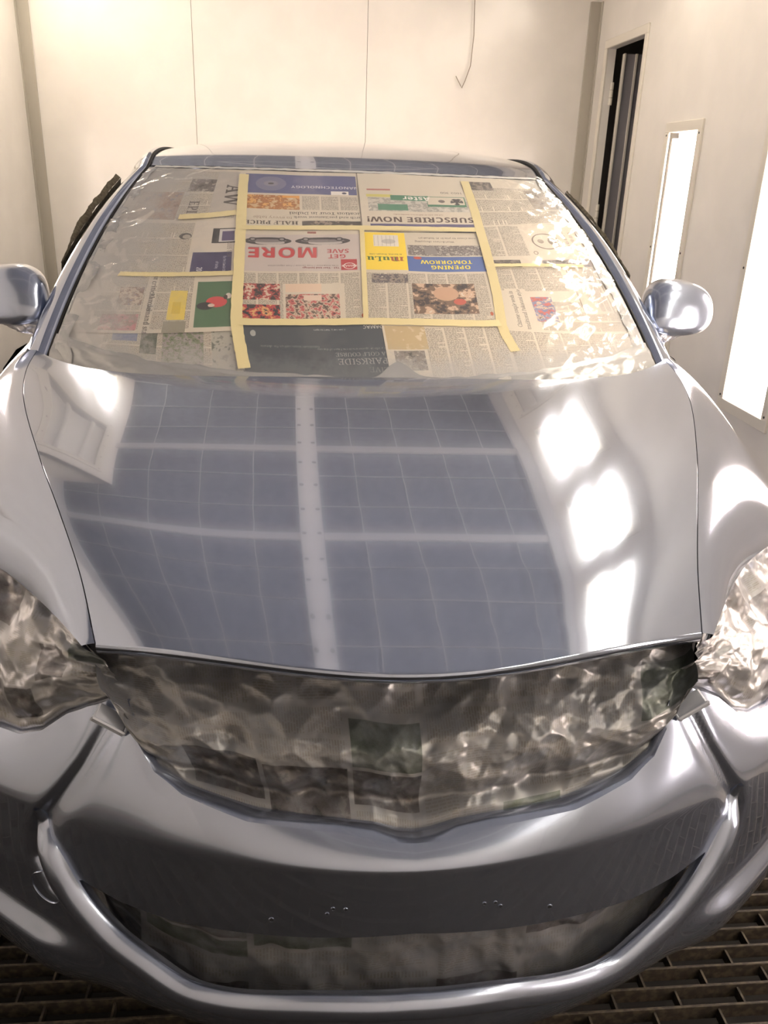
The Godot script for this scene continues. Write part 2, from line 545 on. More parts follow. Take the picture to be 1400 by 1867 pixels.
# a light fitting set into a plane: local frame X at the middle of its face, size in x and y
func fitting(called: String, label: String, group: String, X: Transform3D, size: Vector2, along_y: bool, tube_mat: Material, col: Color, power: float, lit: int) -> void:
	var o := thing(called, label, "light", group)
	o.transform = X
	var b := Buf.new()
	var fw := 0.05
	var ox := size.x / 2 + fw
	var oy := size.y / 2 + fw
	for s in [-1.0, 1.0]:
		b.box(Transform3D(Basis(), Vector3(0, s * (oy - fw / 2), 0.005)), Vector3(ox * 2, fw, 0.012), 0.002)
		b.box(Transform3D(Basis(), Vector3(s * (ox - fw / 2), 0, 0.005)), Vector3(fw, size.y, 0.012), 0.002)
	put("frame", b.mesh(), M.frame, o)
	b = Buf.new()
	var h := Vector3(size.x / 2, size.y / 2, 0)
	var dp := -0.048
	b.quad(Vector3(-h.x, -h.y, dp), Vector3(h.x, -h.y, dp), Vector3(h.x, h.y, dp), Vector3(-h.x, h.y, dp), Vector3(0, 0, 1))
	for s in [-1.0, 1.0]:
		b.quad(Vector3(s * h.x, -h.y, dp), Vector3(s * h.x, h.y, dp), Vector3(s * h.x, h.y, 0), Vector3(s * h.x, -h.y, 0), Vector3(-s, 0, 0))
		b.quad(Vector3(-h.x, s * h.y, dp), Vector3(h.x, s * h.y, dp), Vector3(h.x, s * h.y, 0), Vector3(-h.x, s * h.y, 0), Vector3(0, -s, 0))
	put("tray", b.mesh(), M.tray, o)
	boxpart("glass_pane", Vector3(-h.x, -h.y, -0.006), Vector3(h.x, h.y, -0.002), M.pane, o)
	var head := Buf.new()
	head.lathe(Transform3D(Basis(Vector3.RIGHT, Vector3(0, 0, 1), Vector3.DOWN), Vector3.ZERO), [Vector2(0.006, 0), Vector2(0.005, 0.002), Vector2(0, 0.003)], 8)
	var hm := head.mesh()
	for s in [-1.0, 1.0]:
		for k in ([-0.9, 0.0, 0.9] if along_y else [-0.95, -0.5, 0.0, 0.5, 0.95]):
			var at := Vector3(s * (ox - fw / 2), k * oy, 0.011) if along_y else Vector3(k * ox, s * (oy - fw / 2), 0.011)
			put("screw", hm, M.screw, o).position = at
	var across := size.x if along_y else size.y
	var long := (size.y if along_y else size.x) - 0.06
	for s in ([-0.42, -0.21, 0.0, 0.21, 0.42] if along_y else [-0.24, 0.24]):
		var on: bool = lit == 2 or (lit == 1 and s > 0.22)
		var at := Vector3(s * across, 0, -0.026) if along_y else Vector3(0, s * across, -0.026)
		var half := (Vector3(0, long / 2, 0) if along_y else Vector3(long / 2, 0, 0))
		b = Buf.new()
		b.tube([at - half, at + half], 0.020, 12)
		put("lamp_tube", b.mesh(), tube_mat if on else M.tray, o)
		if not on: continue
		var l := AreaLight3D.new()
		l.name = "tube_light"
		l.area_size = Vector2(0.05, long) if along_y else Vector2(long, 0.05)
		l.light_color = col
		l.light_energy = power
		l.shadow_enabled = true
		l.area_range = 14.0
		l.transform = Transform3D(Basis(Vector3.UP, PI), Vector3(at.x, at.y, 0.004))
		o.add_child(l, true)

func lights() -> void:
	for right in [true, false]:
		var sg := 1.0 if right else -1.0
		for k in WALL_SPOTS.size():
			var X: Transform3D = wall_frame(right) * Transform3D(Basis(), Vector3(sg * WALL_SPOTS[k], 1.0, 0))
			var nth: String = ["first", "second", "third", "fourth", "fifth"][k]
			var lab := "upright lit light panel in the wall next to the open door"
			if right and k > 0: lab = nth + " upright light panel along the wall from the open door"
			if not right: lab = nth + " upright light panel from the back wall in the wall opposite the door"
			fitting("wall_light", lab, "upright wall lights of the booth", X, Vector2(0.36, 1.18), true, M.wall_tube, WALL_COLOR, WALL_LIGHT, WALL_LIT[0 if right else 1][k])
		for k in (HIP_SPOTS.size() if right else 2):
			var X: Transform3D = hip_frame(right) * Transform3D(Basis(), Vector3(sg * HIP_SPOTS[k], (TOP - HIP) * sqrt(2.0) / 2, 0))
			fitting("slanted_light", ["first", "second", "third", "fourth", "fifth", "sixth", "seventh"][k] + " slanted light panel from the back wall above the " + ("door wall" if right else "wall opposite the door"), "slanted ceiling lights of the booth", X, Vector2(HIP_LONG, (TOP - HIP) * sqrt(2.0) - 0.26), false, M.hip_tube, HIP_COLOR, HIP_LIGHT, HIP_LIT[0 if right else 1][k])


# ---------------------------------------------------------------- car
# bonnet, rows by -z: half width and height at the crease line; height along the middle
const CREASE := [[0.126, 0.388, 0.800], [0.25, 0.432, 0.832], [0.40, 0.494, 0.859], [0.60, 0.578, 0.885], [0.87, 0.680, 0.913], [1.03, 0.720, 0.933], [1.15, 0.730, 0.951], [1.32, 0.742, 0.970]]
const MIDDLE := [[0.012, 0.821], [0.05, 0.829], [0.10, 0.839], [0.22, 0.860], [0.40, 0.884], [0.67, 0.914], [0.965, 0.942], [1.15, 0.956]]

func hood_at(u: float, v: float) -> Vector3:
	var a := absf(u)
	var z := lerpf(0.012 + 0.114 * a * a, 0.965 + 0.185 * pow(a, 5.0), v)
	var f := lerpf(0.25 * a * a + 0.75 * pow(a, 4.0), 0.6 * a * a + 0.4 * pow(a, 4.0), smoothstep(0.0, 0.5, v))
	return Vector3(u * curve(CREASE, z, 1), lerpf(curve(MIDDLE, z, 1), curve(CREASE, z, 2), f), -z)

# rows by z (as -z): crease w, crease y, control w, y, end w, end y
const FENDER := [
	[0.126, 0.388, 0.800, 0.396, 0.799, 0.404, 0.797], [0.16, 0.402, 0.806, 0.416, 0.806, 0.426, 0.797], [0.215, 0.425, 0.817, 0.452, 0.815, 0.463, 0.795],
	[0.30, 0.462, 0.832, 0.510, 0.828, 0.522, 0.788], [0.375, 0.494, 0.843, 0.566, 0.834, 0.582, 0.784], [0.45, 0.527, 0.851, 0.630, 0.838, 0.655, 0.776],
	[0.53, 0.562, 0.860, 0.695, 0.842, 0.735, 0.762], [0.62, 0.600, 0.870, 0.752, 0.848, 0.806, 0.725], [0.75, 0.650, 0.884, 0.800, 0.860, 0.850, 0.690],
	[0.90, 0.700, 0.900, 0.838, 0.884, 0.872, 0.670], [1.03, 0.728, 0.920, 0.856, 0.905, 0.882, 0.660], [1.16, 0.738, 0.944, 0.862, 0.925, 0.888, 0.660], [1.32, 0.748, 0.962, 0.866, 0.936, 0.890, 0.660]]

func fender_at(sg: float, u: float, v: float) -> Vector3:
	var z := lerpf(0.126, 1.32, v)
	var a := Vector2(curve(CREASE, z, 1), curve(CREASE, z, 2))
	var c := Vector2(curve(FENDER, z, 3), curve(FENDER, z, 4))
	var e := Vector2(curve(FENDER, z, 5), curve(FENDER, z, 6))
	var q := a.lerp(c, u).lerp(c.lerp(e, u), u)
	return Vector3(sg * q.x, q.y, -z)

const BTOP := [[0.0, 0.609], [0.03, 0.6105], [0.095, 0.619], [0.2, 0.627], [0.28, 0.645], [0.315, 0.664], [0.335, 0.690], [0.349, 0.728], [0.372, 0.729], [0.403, 0.714], [0.436, 0.692], [0.476, 0.656], [0.513, 0.635], [0.56, 0.624], [0.65, 0.637], [0.75, 0.68], [0.88, 0.74]]
const BOPEN := [[0.0, 0.607], [0.02, 0.610], [0.05, 0.620], [0.10, 0.624], [0.19, 0.627], [0.275, 0.642], [0.315, 0.661], [0.333, 0.686], [0.345, 0.722]]
const LTOP := [[0.0, 0.489], [0.1, 0.481], [0.2, 0.472], [0.3, 0.462], [0.37, 0.464], [0.433, 0.475]]
const LBOT := [[0.0, 0.386], [0.12, 0.379], [0.2, 0.366], [0.25, 0.358], [0.29, 0.362], [0.353, 0.394], [0.40, 0.424], [0.433, 0.475]]
const LIP := [[0.0, 0.0, 0.367], [0.1, 0.115, 0.361], [0.2, 0.230, 0.340], [0.27, 0.29, 0.3405], [0.34, 0.345, 0.367], [0.43, 0.395, 0.397], [0.55, 0.440, 0.446], [0.68, 0.462, 0.490], [0.8, 0.474, 0.525], [1.0, 0.482, 0.560]]
const GROOVE := [[0.358, 0.728], [0.409, 0.640], [0.466, 0.557], [0.487, 0.512], [0.489, 0.470], [0.472, 0.436]]

const BSMOOTH := [[0.0, 0.611], [0.1, 0.618], [0.2, 0.632], [0.29, 0.662], [0.355, 0.706], [0.40, 0.712], [0.45, 0.684], [0.52, 0.645], [0.60, 0.632], [0.75, 0.68], [0.88, 0.74]]

func nose(x: float) -> float:
	return 0.05 - 0.68 * x * x

func bumper_z(x: float, y: float) -> float:
	var w := absf(x)
	var z := nose(x)
	var ysh := 0.586 - 0.09 * w * w
	var yt := maxf(curve(BSMOOTH, w, 1), ysh + 0.02)
	if y > ysh:
		var k := minf((y - ysh) / (yt - ysh), 1.25)
		z -= lerpf(0.026, 0.055, smoothstep(0.2, 0.42, w)) * pow(k, 1.7)
	if y < 0.46:
		z -= 0.3 * (0.46 - y) * (0.46 - y)
	if y < 0.31:
		z -= 4.0 * (0.31 - y) * (0.31 - y)
	z += 0.024 * smoothstep(0.365, 0.322, y) * smoothstep(0.40, 0.52, w)
	var d := 1.0
	var q := Vector2(w, y)
	for k in GROOVE.size() - 1:
		var a := Vector2(GROOVE[k][0], GROOVE[k][1])
		var b := Vector2(GROOVE[k + 1][0], GROOVE[k + 1][1])
		var f := clampf((q - a).dot(b - a) / (b - a).length_squared(), 0.0, 1.0)
		d = minf(d, q.distance_to(a.lerp(b, f)))
	z -= 0.014 * exp(-d * d / 0.00014)
	return z

func windscreen_at(u: float, v: float, lift := 0.0) -> Vector3:
	var a := u * u
	var lo := Vector3(0.70 * u, 0.925 + 0.028 * a, -0.95 - 0.22 * a)
	var hi := Vector3(0.572 * u, 1.343 - 0.004 * a, -1.76 - 0.11 * a)
	var q := lo.lerp(hi, v)
	var k := 4.0 * v * (1.0 - v)
	q.y += 0.02 * k
	q.x += 0.015 * u * k
	return q + Vector3(0.12 * u, 0.87, 0.46).normalized() * lift

const ROOF := [[0.0, 1.349, -1.765], [0.12, 1.384, -1.90], [0.3, 1.422, -2.15], [0.5, 1.444, -2.50], [0.7, 1.440, -2.90], [0.88, 1.405, -3.25], [1.0, 1.36, -3.45]]
const ROOFW := [[0.0, 0.572, 0.005, 0.105], [0.12, 0.575, 0.010, 0.09], [0.3, 0.578, 0.030, 0.05], [0.5, 0.58, 0.05, 0.0], [0.7, 0.575, 0.055, 0.0], [1.0, 0.55, 0.06, 0.0]]

func roof_at(u: float, v: float) -> Vector3:
	var a := absf(u)
	var f := 0.45 * a * a + 0.55 * pow(a, 5.0)
	return Vector3(u * curve(ROOFW, v, 1), curve(ROOF, v, 1) - curve(ROOFW, v, 2) * f, curve(ROOF, v, 2) - curve(ROOFW, v, 3) * a * a)

# edge of the glass, then of the roof: v up to 1 is the glass, up to 2 the roof
func rail_at(sg: float, v: float) -> Vector3:
	return windscreen_at(sg, v) if v <= 1.0 else roof_at(sg, v - 1.0)

func build_car() -> void:
	car = thing("car", "silver-blue saloon car with freshly sprayed paint, masked with newspaper", "car")
	# bonnet: top skin, hem at the front and along the sides
	var b := Buf.new()
	b.grid(96, 96, func(u: float, v: float): return hood_at(u * 2 - 1, v), Vector3.UP)
	b.grid(96, 5, func(u: float, v: float):
		var q := hood_at(u * 2 - 1, 0.0)
		var an: float = v * PI * 0.9
		return q + Vector3(0, -0.012 + 0.012 * cos(an), 0.007 * sin(an) - 0.02 * v * v), Vector3(0, 0, 1))
	for sg in [-1.0, 1.0]:
		b.grid(3, 96, func(u: float, v: float):
			var q := hood_at(sg, v)
			return q + Vector3(sg * 0.0008 * sin(u * PI * 0.5), -0.003 * u * u, 0), Vector3(sg, 0, 0))
	b.grid(24, 24, func(u: float, v: float):
		var q := hood_at((u * 2 - 1) * 0.97, 0.02 + v * 0.95)
		return q - Vector3(0, 0.018, 0), Vector3.DOWN)
	put("bonnet", b.mesh(), M.paint, car)
	for sg in [-1.0, 1.0]:
		b = Buf.new()
		b.grid(40, 110, func(u: float, v: float): return fender_at(sg, u, v) + Vector3(sg * 0.0018, -0.0005, 0), Vector3(sg, 1, 0))
		b.grid(3, 110, func(u: float, v: float): return fender_at(sg, 0.0, v) + Vector3(sg * (0.0018 - 0.0010 * u), -0.0005 - 0.004 * u, 0), Vector3(-sg, 0, 0))
		b.grid(3, 110, func(u: float, v: float): return fender_at(sg, 1.0, v) + Vector3(sg * (0.0018 - 0.012 * u * u), -0.0005 - 0.01 * u, 0), Vector3(0, -1, 1))
		put("fender", b.mesh(), M.paint, car)
	bumper()
	# windscreen, pillars, roof
	b = Buf.new()
	b.grid(32, 24, func(u: float, v: float): return windscreen_at(u * 2 - 1, v * 1.03 - 0.03, -0.004), Vector3(0, 1, 1))
	put("windscreen", b.mesh(), M.glass, car)
	b = Buf.new()
	b.grid(48, 48, func(u: float, v: float): return roof_at(u * 2 - 1, v), Vector3.UP)
	b.grid(48, 3, func(u: float, v: float): return roof_at(u * 2 - 1, 0.0) + Vector3(0, -0.010 * v, -0.004 * v), Vector3(0, 0, 1))
	put("roof", b.mesh(), M.paint, car)
	for sg in [-1.0, 1.0]:
		b = Buf.new()
		var wid := func(v: float) -> float: return lerpf(1.0, 0.55, smoothstep(0.5, 1.15, v))
		b.grid(6, 72, func(u: float, v: float):
			var t: float = v * 2.0 - 0.06
			var k: float = wid.call(t)
			return rail_at(sg, t) + Vector3(sg * (0.006 + 0.020 * u * k), 0.004 + 0.010 * sin(u * PI * 0.5) * k, -0.006 * u), Vector3(-sg * 0.2, 1, 0.3))
		b.grid(10, 72, func(u: float, v: float):
			var t: float = v * 2.0 - 0.06
			var k: float = wid.call(t)
			return rail_at(sg, t) + Vector3(sg * (0.006 + 0.020 * k + 0.068 * sin(u * PI * 0.5)), 0.004 + 0.010 * k - 0.085 * (1.0 - cos(u * PI * 0.5)) - 0.034 * u, -0.006 - 0.02 * u), Vector3(sg, 1, 0))
		put("windscreen_pillar", b.mesh(), M.paint, car)
		b = Buf.new()
		var pts := []
		for k in 60:
			pts.append(rail_at(sg, k / 59.0 * 2.0 - 0.04) + Vector3(sg * 0.004, 0.003, 0))
		b.tube(pts, 0.0045, 6)
		put("roof_seal", b.mesh(), M.rubber, car)
	mirrors()
	# the rest of the body: flanks, doors, boot, tail, underside, wheels
	for sg in [-1.0, 1.0]:
		b = Buf.new()
		b.grid(30, 16, func(u: float, v: float):
			var z := lerpf(-1.32, -4.30, u)
			var y := lerpf(0.965 - 0.02 * u, 0.22, v)
			var w: float = steps([[0.0, 0.75], [0.06, 0.83], [0.12, 0.868], [0.35, 0.89], [0.75, 0.885], [1.0, 0.82]], v, 1) - 0.14 * pow(u, 4.0)
			return Vector3(sg * w, y, z), Vector3(sg, 0, 0))
		put("door_side", b.mesh(), M.paint, car)
		b = Buf.new()
		b.grid(20, 6, func(u: float, v: float):
			var hi := rail_at(sg, 0.25 + 1.7 * u) + Vector3(sg * 0.085, -0.06, -0.03)
			var lo := Vector3(sg * 0.78, 0.965, minf(hi.z, -1.33))
			return hi.lerp(lo, v), Vector3(sg, 0, 0))
		put("side_window", b.mesh(), M.glass, car)
		for z in [-0.86, -3.56]:
			b = Buf.new()
			b.lathe(Transform3D(Basis(Vector3(0, 0, 1), Vector3(sg, 0, 0), Vector3(0, 1, 0)), Vector3(sg * 0.66, 0.315, z)), [Vector2(0.20, 0.2), Vector2(0.29, 0.2), Vector2(0.315, 0.18), Vector2(0.315, 0.02), Vector2(0.29, 0), Vector2(0.0, 0)], 32)
			var wh := put("wheel", b.mesh(), M.rubber, car)
			b = Buf.new()
			b.lathe(Transform3D(Basis(Vector3(0, 0, 1), Vector3(sg, 0, 0), Vector3(0, 1, 0)), Vector3(sg * 0.66, 0.315, z)), [Vector2(0.0, 0.16), Vector2(0.16, 0.19), Vector2(0.20, 0.2)], 32)
			put("rim", b.mesh(), M.steel, wh)
	b = Buf.new()
	b.grid(24, 24, func(u: float, v: float):
		var x := (u * 2 - 1)
		var z: float = steps([[0.0, -3.45], [0.5, -4.02], [0.75, -4.42], [0.8, -4.5], [1.0, -4.52]], v, 1)
		var y: float = steps([[0.0, 1.36], [0.5, 1.05], [0.75, 1.02], [0.8, 0.96], [1.0, 0.25]], v, 1)
		var w: float = steps([[0.0, 0.6], [0.5, 0.74], [0.8, 0.76], [1.0, 0.76]], v, 1)
		return Vector3(x * w, y - 0.06 * x * x, z + 0.10 * x * x), Vector3(0, 1, -1))
	put("boot_lid", b.mesh(), M.paint, car)
	boxpart("underbody", Vector3(-0.60, 0.20, -4.3), Vector3(0.60, 0.60, -0.50), M.under, car, 0.02)
	boxpart("radiator", Vector3(-0.36, 0.22, -0.55), Vector3(0.36, 0.58, -0.16), M.under, car, 0.02)
	boxpart("engine_bay", Vector3(-0.36, 0.55, -0.95), Vector3(0.36, 0.74, -0.20), M.under, car, 0.02)
	boxpart("bulkhead", Vector3(-0.66, 0.60, -1.3), Vector3(0.66, 0.88, -0.98), M.under, car, 0.02)

func bumper() -> void:
	var b := Buf.new()
	var at := func(u: float, v: float) -> Vector3:
		var x := (u * 2 - 1) * 0.88
		var y := 0.17 + v * 0.60
		return Vector3(x, y, bumper_z(x, y))
	b.grid(352, 120, at, Vector3(0, 0, 1), func(u: float, v: float) -> float:
		var w := absf(u * 2 - 1) * 0.88
		var y := 0.17 + v * 0.60
		var k := steps(BTOP, w, 1) - y
		if w < 0.434:
			k = minf(k, maxf(y - steps(LTOP, w, 1), steps(LBOT, w, 1) - y))
		return k)
	# roll-over into the upper opening
	b.grid(160, 6, func(u: float, v: float):
		var x: float = (u * 2 - 1) * 0.345
		var yt := steps(BTOP, absf(x), 1)
		var a := Vector3(x, yt, bumper_z(x, yt))
		var e := Vector3(x * 0.985, steps(BOPEN, absf(x), 1) - 0.004, nose(x) - 0.055)
		return a.lerp(e, v) + Vector3(0, 0.005 * sin(v * PI), 0), Vector3(0, 1, 0))
	for sg in [-1.0, 1.0]:
		b.grid(60, 4, func(u: float, v: float):
			var w: float = lerpf(0.349, 0.80, u)
			var yt := steps(BTOP, w, 1)
			return Vector3(sg * w, yt - 0.006 * v * v, bumper_z(w, yt) - 0.022 * v), Vector3(0, 1, 0))
	# return of the lower opening along its top edge
	b.grid(120, 3, func(u: float, v: float):
		var x: float = (u * 2 - 1) * 0.433
		var y := steps(LTOP, absf(x), 1)
		return Vector3(x, y + 0.004 * v, bumper_z(x, y) - 0.035 * v), Vector3(0, -1, 0))
	var cover := put("bumper", b.mesh(), M.bumper_paint, car)
	# raised lip round the lower opening
	b = Buf.new()
	b.grid(220, 14, func(u: float, v: float):
		var s: float = absf(u * 2 - 1)
		var sg: float = signf(u * 2 - 1)
		var w := curve(LIP, s, 1)
		var y := curve(LIP, s, 2)
		var d := Vector2(curve(LIP, s + 0.01, 1) - curve(LIP, maxf(s - 0.01, 0.0), 1), curve(LIP, s + 0.01, 2) - curve(LIP, maxf(s - 0.01, 0.0), 2)).normalized()
		var nn := Vector2(-d.y, d.x)
		var hw := lerpf(0.022, 0.006, smoothstep(0.6, 1.0, s))
		var an: float = (v - 0.5) * PI * 1.08
		var q := Vector2(w, y) + nn * hw * sin(an)
		return Vector3(sg * q.x, q.y, bumper_z(w, y) + lerpf(0.020, 0.003, smoothstep(0.6, 1.0, s)) * cos(an) - 0.001), Vector3(0, 0, 1))
	put("lower_lip", b.mesh(), M.bumper_paint, cover)
	# notch trims between headlight and grille
	for sg in [-1.0, 1.0]:
		b = Buf.new()
		var X := Transform3D(Basis(Vector3(0, 0, 1), sg * 0.62) * Basis(Vector3(1, 0, 0), 0.35), Vector3(sg * 0.369, 0.716, -0.088))
		b.box(X, Vector3(0.042, 0.005, 0.024), 0.002)
		b.box(X * Transform3D(Basis(), Vector3(0, 0.001, 0.013)), Vector3(0.046, 0.009, 0.004), 0.0015)
		b.box(X * Transform3D(Basis(), Vector3(sg * -0.022, 0.001, 0.0)), Vector3(0.004, 0.009, 0.028), 0.0015)
		put("corner_bracket", b.mesh(), M.primer, cover)
	# towing-eye cover and fixing holes
	b = Buf.new()
	var ring := []
	for k in 48:
		var x := -0.487 + 0.023 * cos(TAU * k / 48)
		var y := 0.423 + 0.024 * sin(TAU * k / 48)
		ring.append(Vector3(x, y, bumper_z(x, y) + 0.0004))
	b.tube(ring, 0.0011, 6, true)
	put("towing_eye_cover", b.mesh(), M.bumper_paint, cover)
	for q in [[-0.173, 0.500, 0.0042], [0.173, 0.500, 0.0042], [-0.099, 0.528, 0.003], [-0.106, 0.519, 0.003], [-0.084, 0.528, 0.003], [0.085, 0.527, 0.003], [0.099, 0.526, 0.003], [0.106, 0.519, 0.003]]:
		b = Buf.new()
		var X := Transform3D(Basis(Vector3.RIGHT, Vector3(0, 0, 1), Vector3.DOWN), Vector3(q[0], q[1], bumper_z(q[0], q[1])))
		b.lathe(X, [Vector2(q[2], 0.0), Vector2(q[2] * 0.9, 0.0008), Vector2(q[2] * 0.65, 0.0008), Vector2(q[2] * 0.6, 0.0003)], 16)
		var h := put("fixing_hole", b.mesh(), M.bumper_paint, cover)
		b = Buf.new()
		b.lathe(X, [Vector2(q[2] * 0.64, 0.0005), Vector2(0, 0.0005)], 16)
		put("bore", b.mesh(), M.black, h)

func mirror_at(sg: float, u: float, v: float) -> Vector3:
	var an := u * TAU
	var q := Vector2(signf(cos(an)) * pow(absf(cos(an)), 0.78) * 0.098, signf(sin(an)) * pow(absf(sin(an)), 0.78) * 0.068)
	q.y += 0.10 * (0.04 - q.x) * (1.0 if q.y > 0.0 else -0.2) - 0.0
	q.x += 0.20 * q.y * smoothstep(0.02, -0.08, q.x)
	var prof := [[0.0, 0.93, -0.085], [0.15, 0.985, -0.06], [0.32, 1.0, -0.03], [0.46, 0.97, -0.005], [0.58, 0.88, 0.014], [0.76, 0.62, 0.030], [0.9, 0.28, 0.038], [1.0, 0.012, 0.040]]
	var r := curve(prof, v, 1)
	var z := curve(prof, v, 2)
	var c := Vector2(0.012, 0.0) * smoothstep(0.4, 1.0, v)
	return Vector3(sg * (0.868 + q.x * r + c.x), 1.033 + q.y * r + c.y, -1.40 + z - 0.25 * (q.x * r + c.x) - 0.30 * q.y * r)

func mirrors() -> void:
	for sg in [-1.0, 1.0]:
		var b := Buf.new()
		b.grid(60, 30, func(u: float, v: float): return mirror_at(sg, u, v), Vector3(0, 0, 1))
		var h := put("door_mirror", b.mesh(), M.bumper_paint, car)
		b = Buf.new()
		b.grid(60, 1, func(u: float, v: float): return mirror_at(sg, u, 0.0).lerp(Vector3(sg * 0.868, 1.033, -1.48), v), Vector3(0, 0, -1))
		put("mirror_glass", b.mesh(), M.glass, h)
		b = Buf.new()
		b.tube([Vector3(sg * 0.74, 0.965, -1.42), Vector3(sg * 0.78, 0.978, -1.42), Vector3(sg * 0.83, 0.992, -1.42)], 0.024, 10)
		put("mirror_arm", b.mesh(), M.paint, h)


# ---------------------------------------------------------------- crumpled paper
func folds(sd: int, count: int, f0: float, f1: float) -> Array:
	var rng := RandomNumberGenerator.new()
	rng.seed = sd
	var out := []
	for k in count:
		var f := f0 * pow(f1 / f0, float(k) / maxi(count - 1, 1))
		out.append([Vector2.from_angle(rng.randf() * PI), f, rng.randf() * 10.0, pow(f0 / f, 0.9)])
	return out

# height of crumpled paper at (x, y), about -1 to 1, with sharp folds
func crumple(x: float, y: float, fs: Array) -> float:
	var s := 0.0
	for k in fs.size():
		var d: Vector2 = fs[k][0]
		var f: float = fs[k][1]
		var t := (x * d.x + y * d.y) * f + float(fs[k][2]) + 0.32 * noise.get_noise_2d(x * f * 0.8 + k * 17.0, y * f * 0.8)
		var m := clampf(0.65 + 0.9 * noise.get_noise_2d(x * f * 0.45 - k * 31.0, y * f * 0.45 + 5.0), 0.25, 1.0)
		s += float(fs[k][3]) * m * (absf(fposmod(t, 1.0) - 0.5) * 4.0 - 1.0)
	return s

# creased facets: ridges along the borders of irregular patches
func facets(x: float, y: float, f: float) -> float:
	var wx := 0.25 * noise.get_noise_2d(x * f * 0.7, y * f * 0.7 + 40.0)
	return cells.get_noise_2d(x * f + wx, y * f - wx) + 0.42 * cells.get_noise_2d(x * f * 2.3 + 9.0, y * f * 2.3 + wx)

func silver_print(sd: int, w: int, h: int, spray: float, tone: Color) -> StandardMaterial3D:
	var im := Image.create(w, h, false, Image.FORMAT_RGB8)
	im.fill(Color(0.54, 0.535, 0.53))
	var rng := RandomNumberGenerator.new()
	rng.seed = sd
	var x := 4
	while x < w:
		var pw := rng.randi_range(w / 9, w / 6)
		var y := 2
		while y < h:
			var ph := rng.randi_range(h / 5, h / 3)
			var pick := rng.randf()
			if pick < 0.24: picture(im, Rect2i(x, y, pw - 8, ph - 6), [Color(0.12, 0.12, 0.12), Color(0.25, 0.23, 0.22), Color(0.4, 0.38, 0.36)], sd + x + y, 0.03)
			elif pick < 0.30: im.fill_rect(Rect2i(x, y, pw - 8, ph - 6), Color(0.24, 0.27, 0.23))
			else: columns(im, Rect2i(x, y, pw - 8, ph - 6), 2, rng.randf() < 0.4, Color(0.45, 0.43, 0.40), sd + x)
			y += ph
		x += pw
	# grainy overspray of silver paint
	for yy in h:
		for xx in w:
			var g := noise.get_noise_2d(xx * 0.012 + sd, yy * 0.02) + 0.5 * noise.get_noise_2d(xx * 0.05, yy * 0.05 + sd) + 0.35 * noise.get_noise_2d(xx * 0.9, yy * 0.9)
			im.set_pixel(xx, yy, im.get_pixel(xx, yy).lerp(tone, clampf(spray + 0.45 * g, 0.0, 1.0)))
	var m := mat(Color.WHITE, 0.34, 0.40)
	m.albedo_texture = ImageTexture.create_from_image(im)
	return m

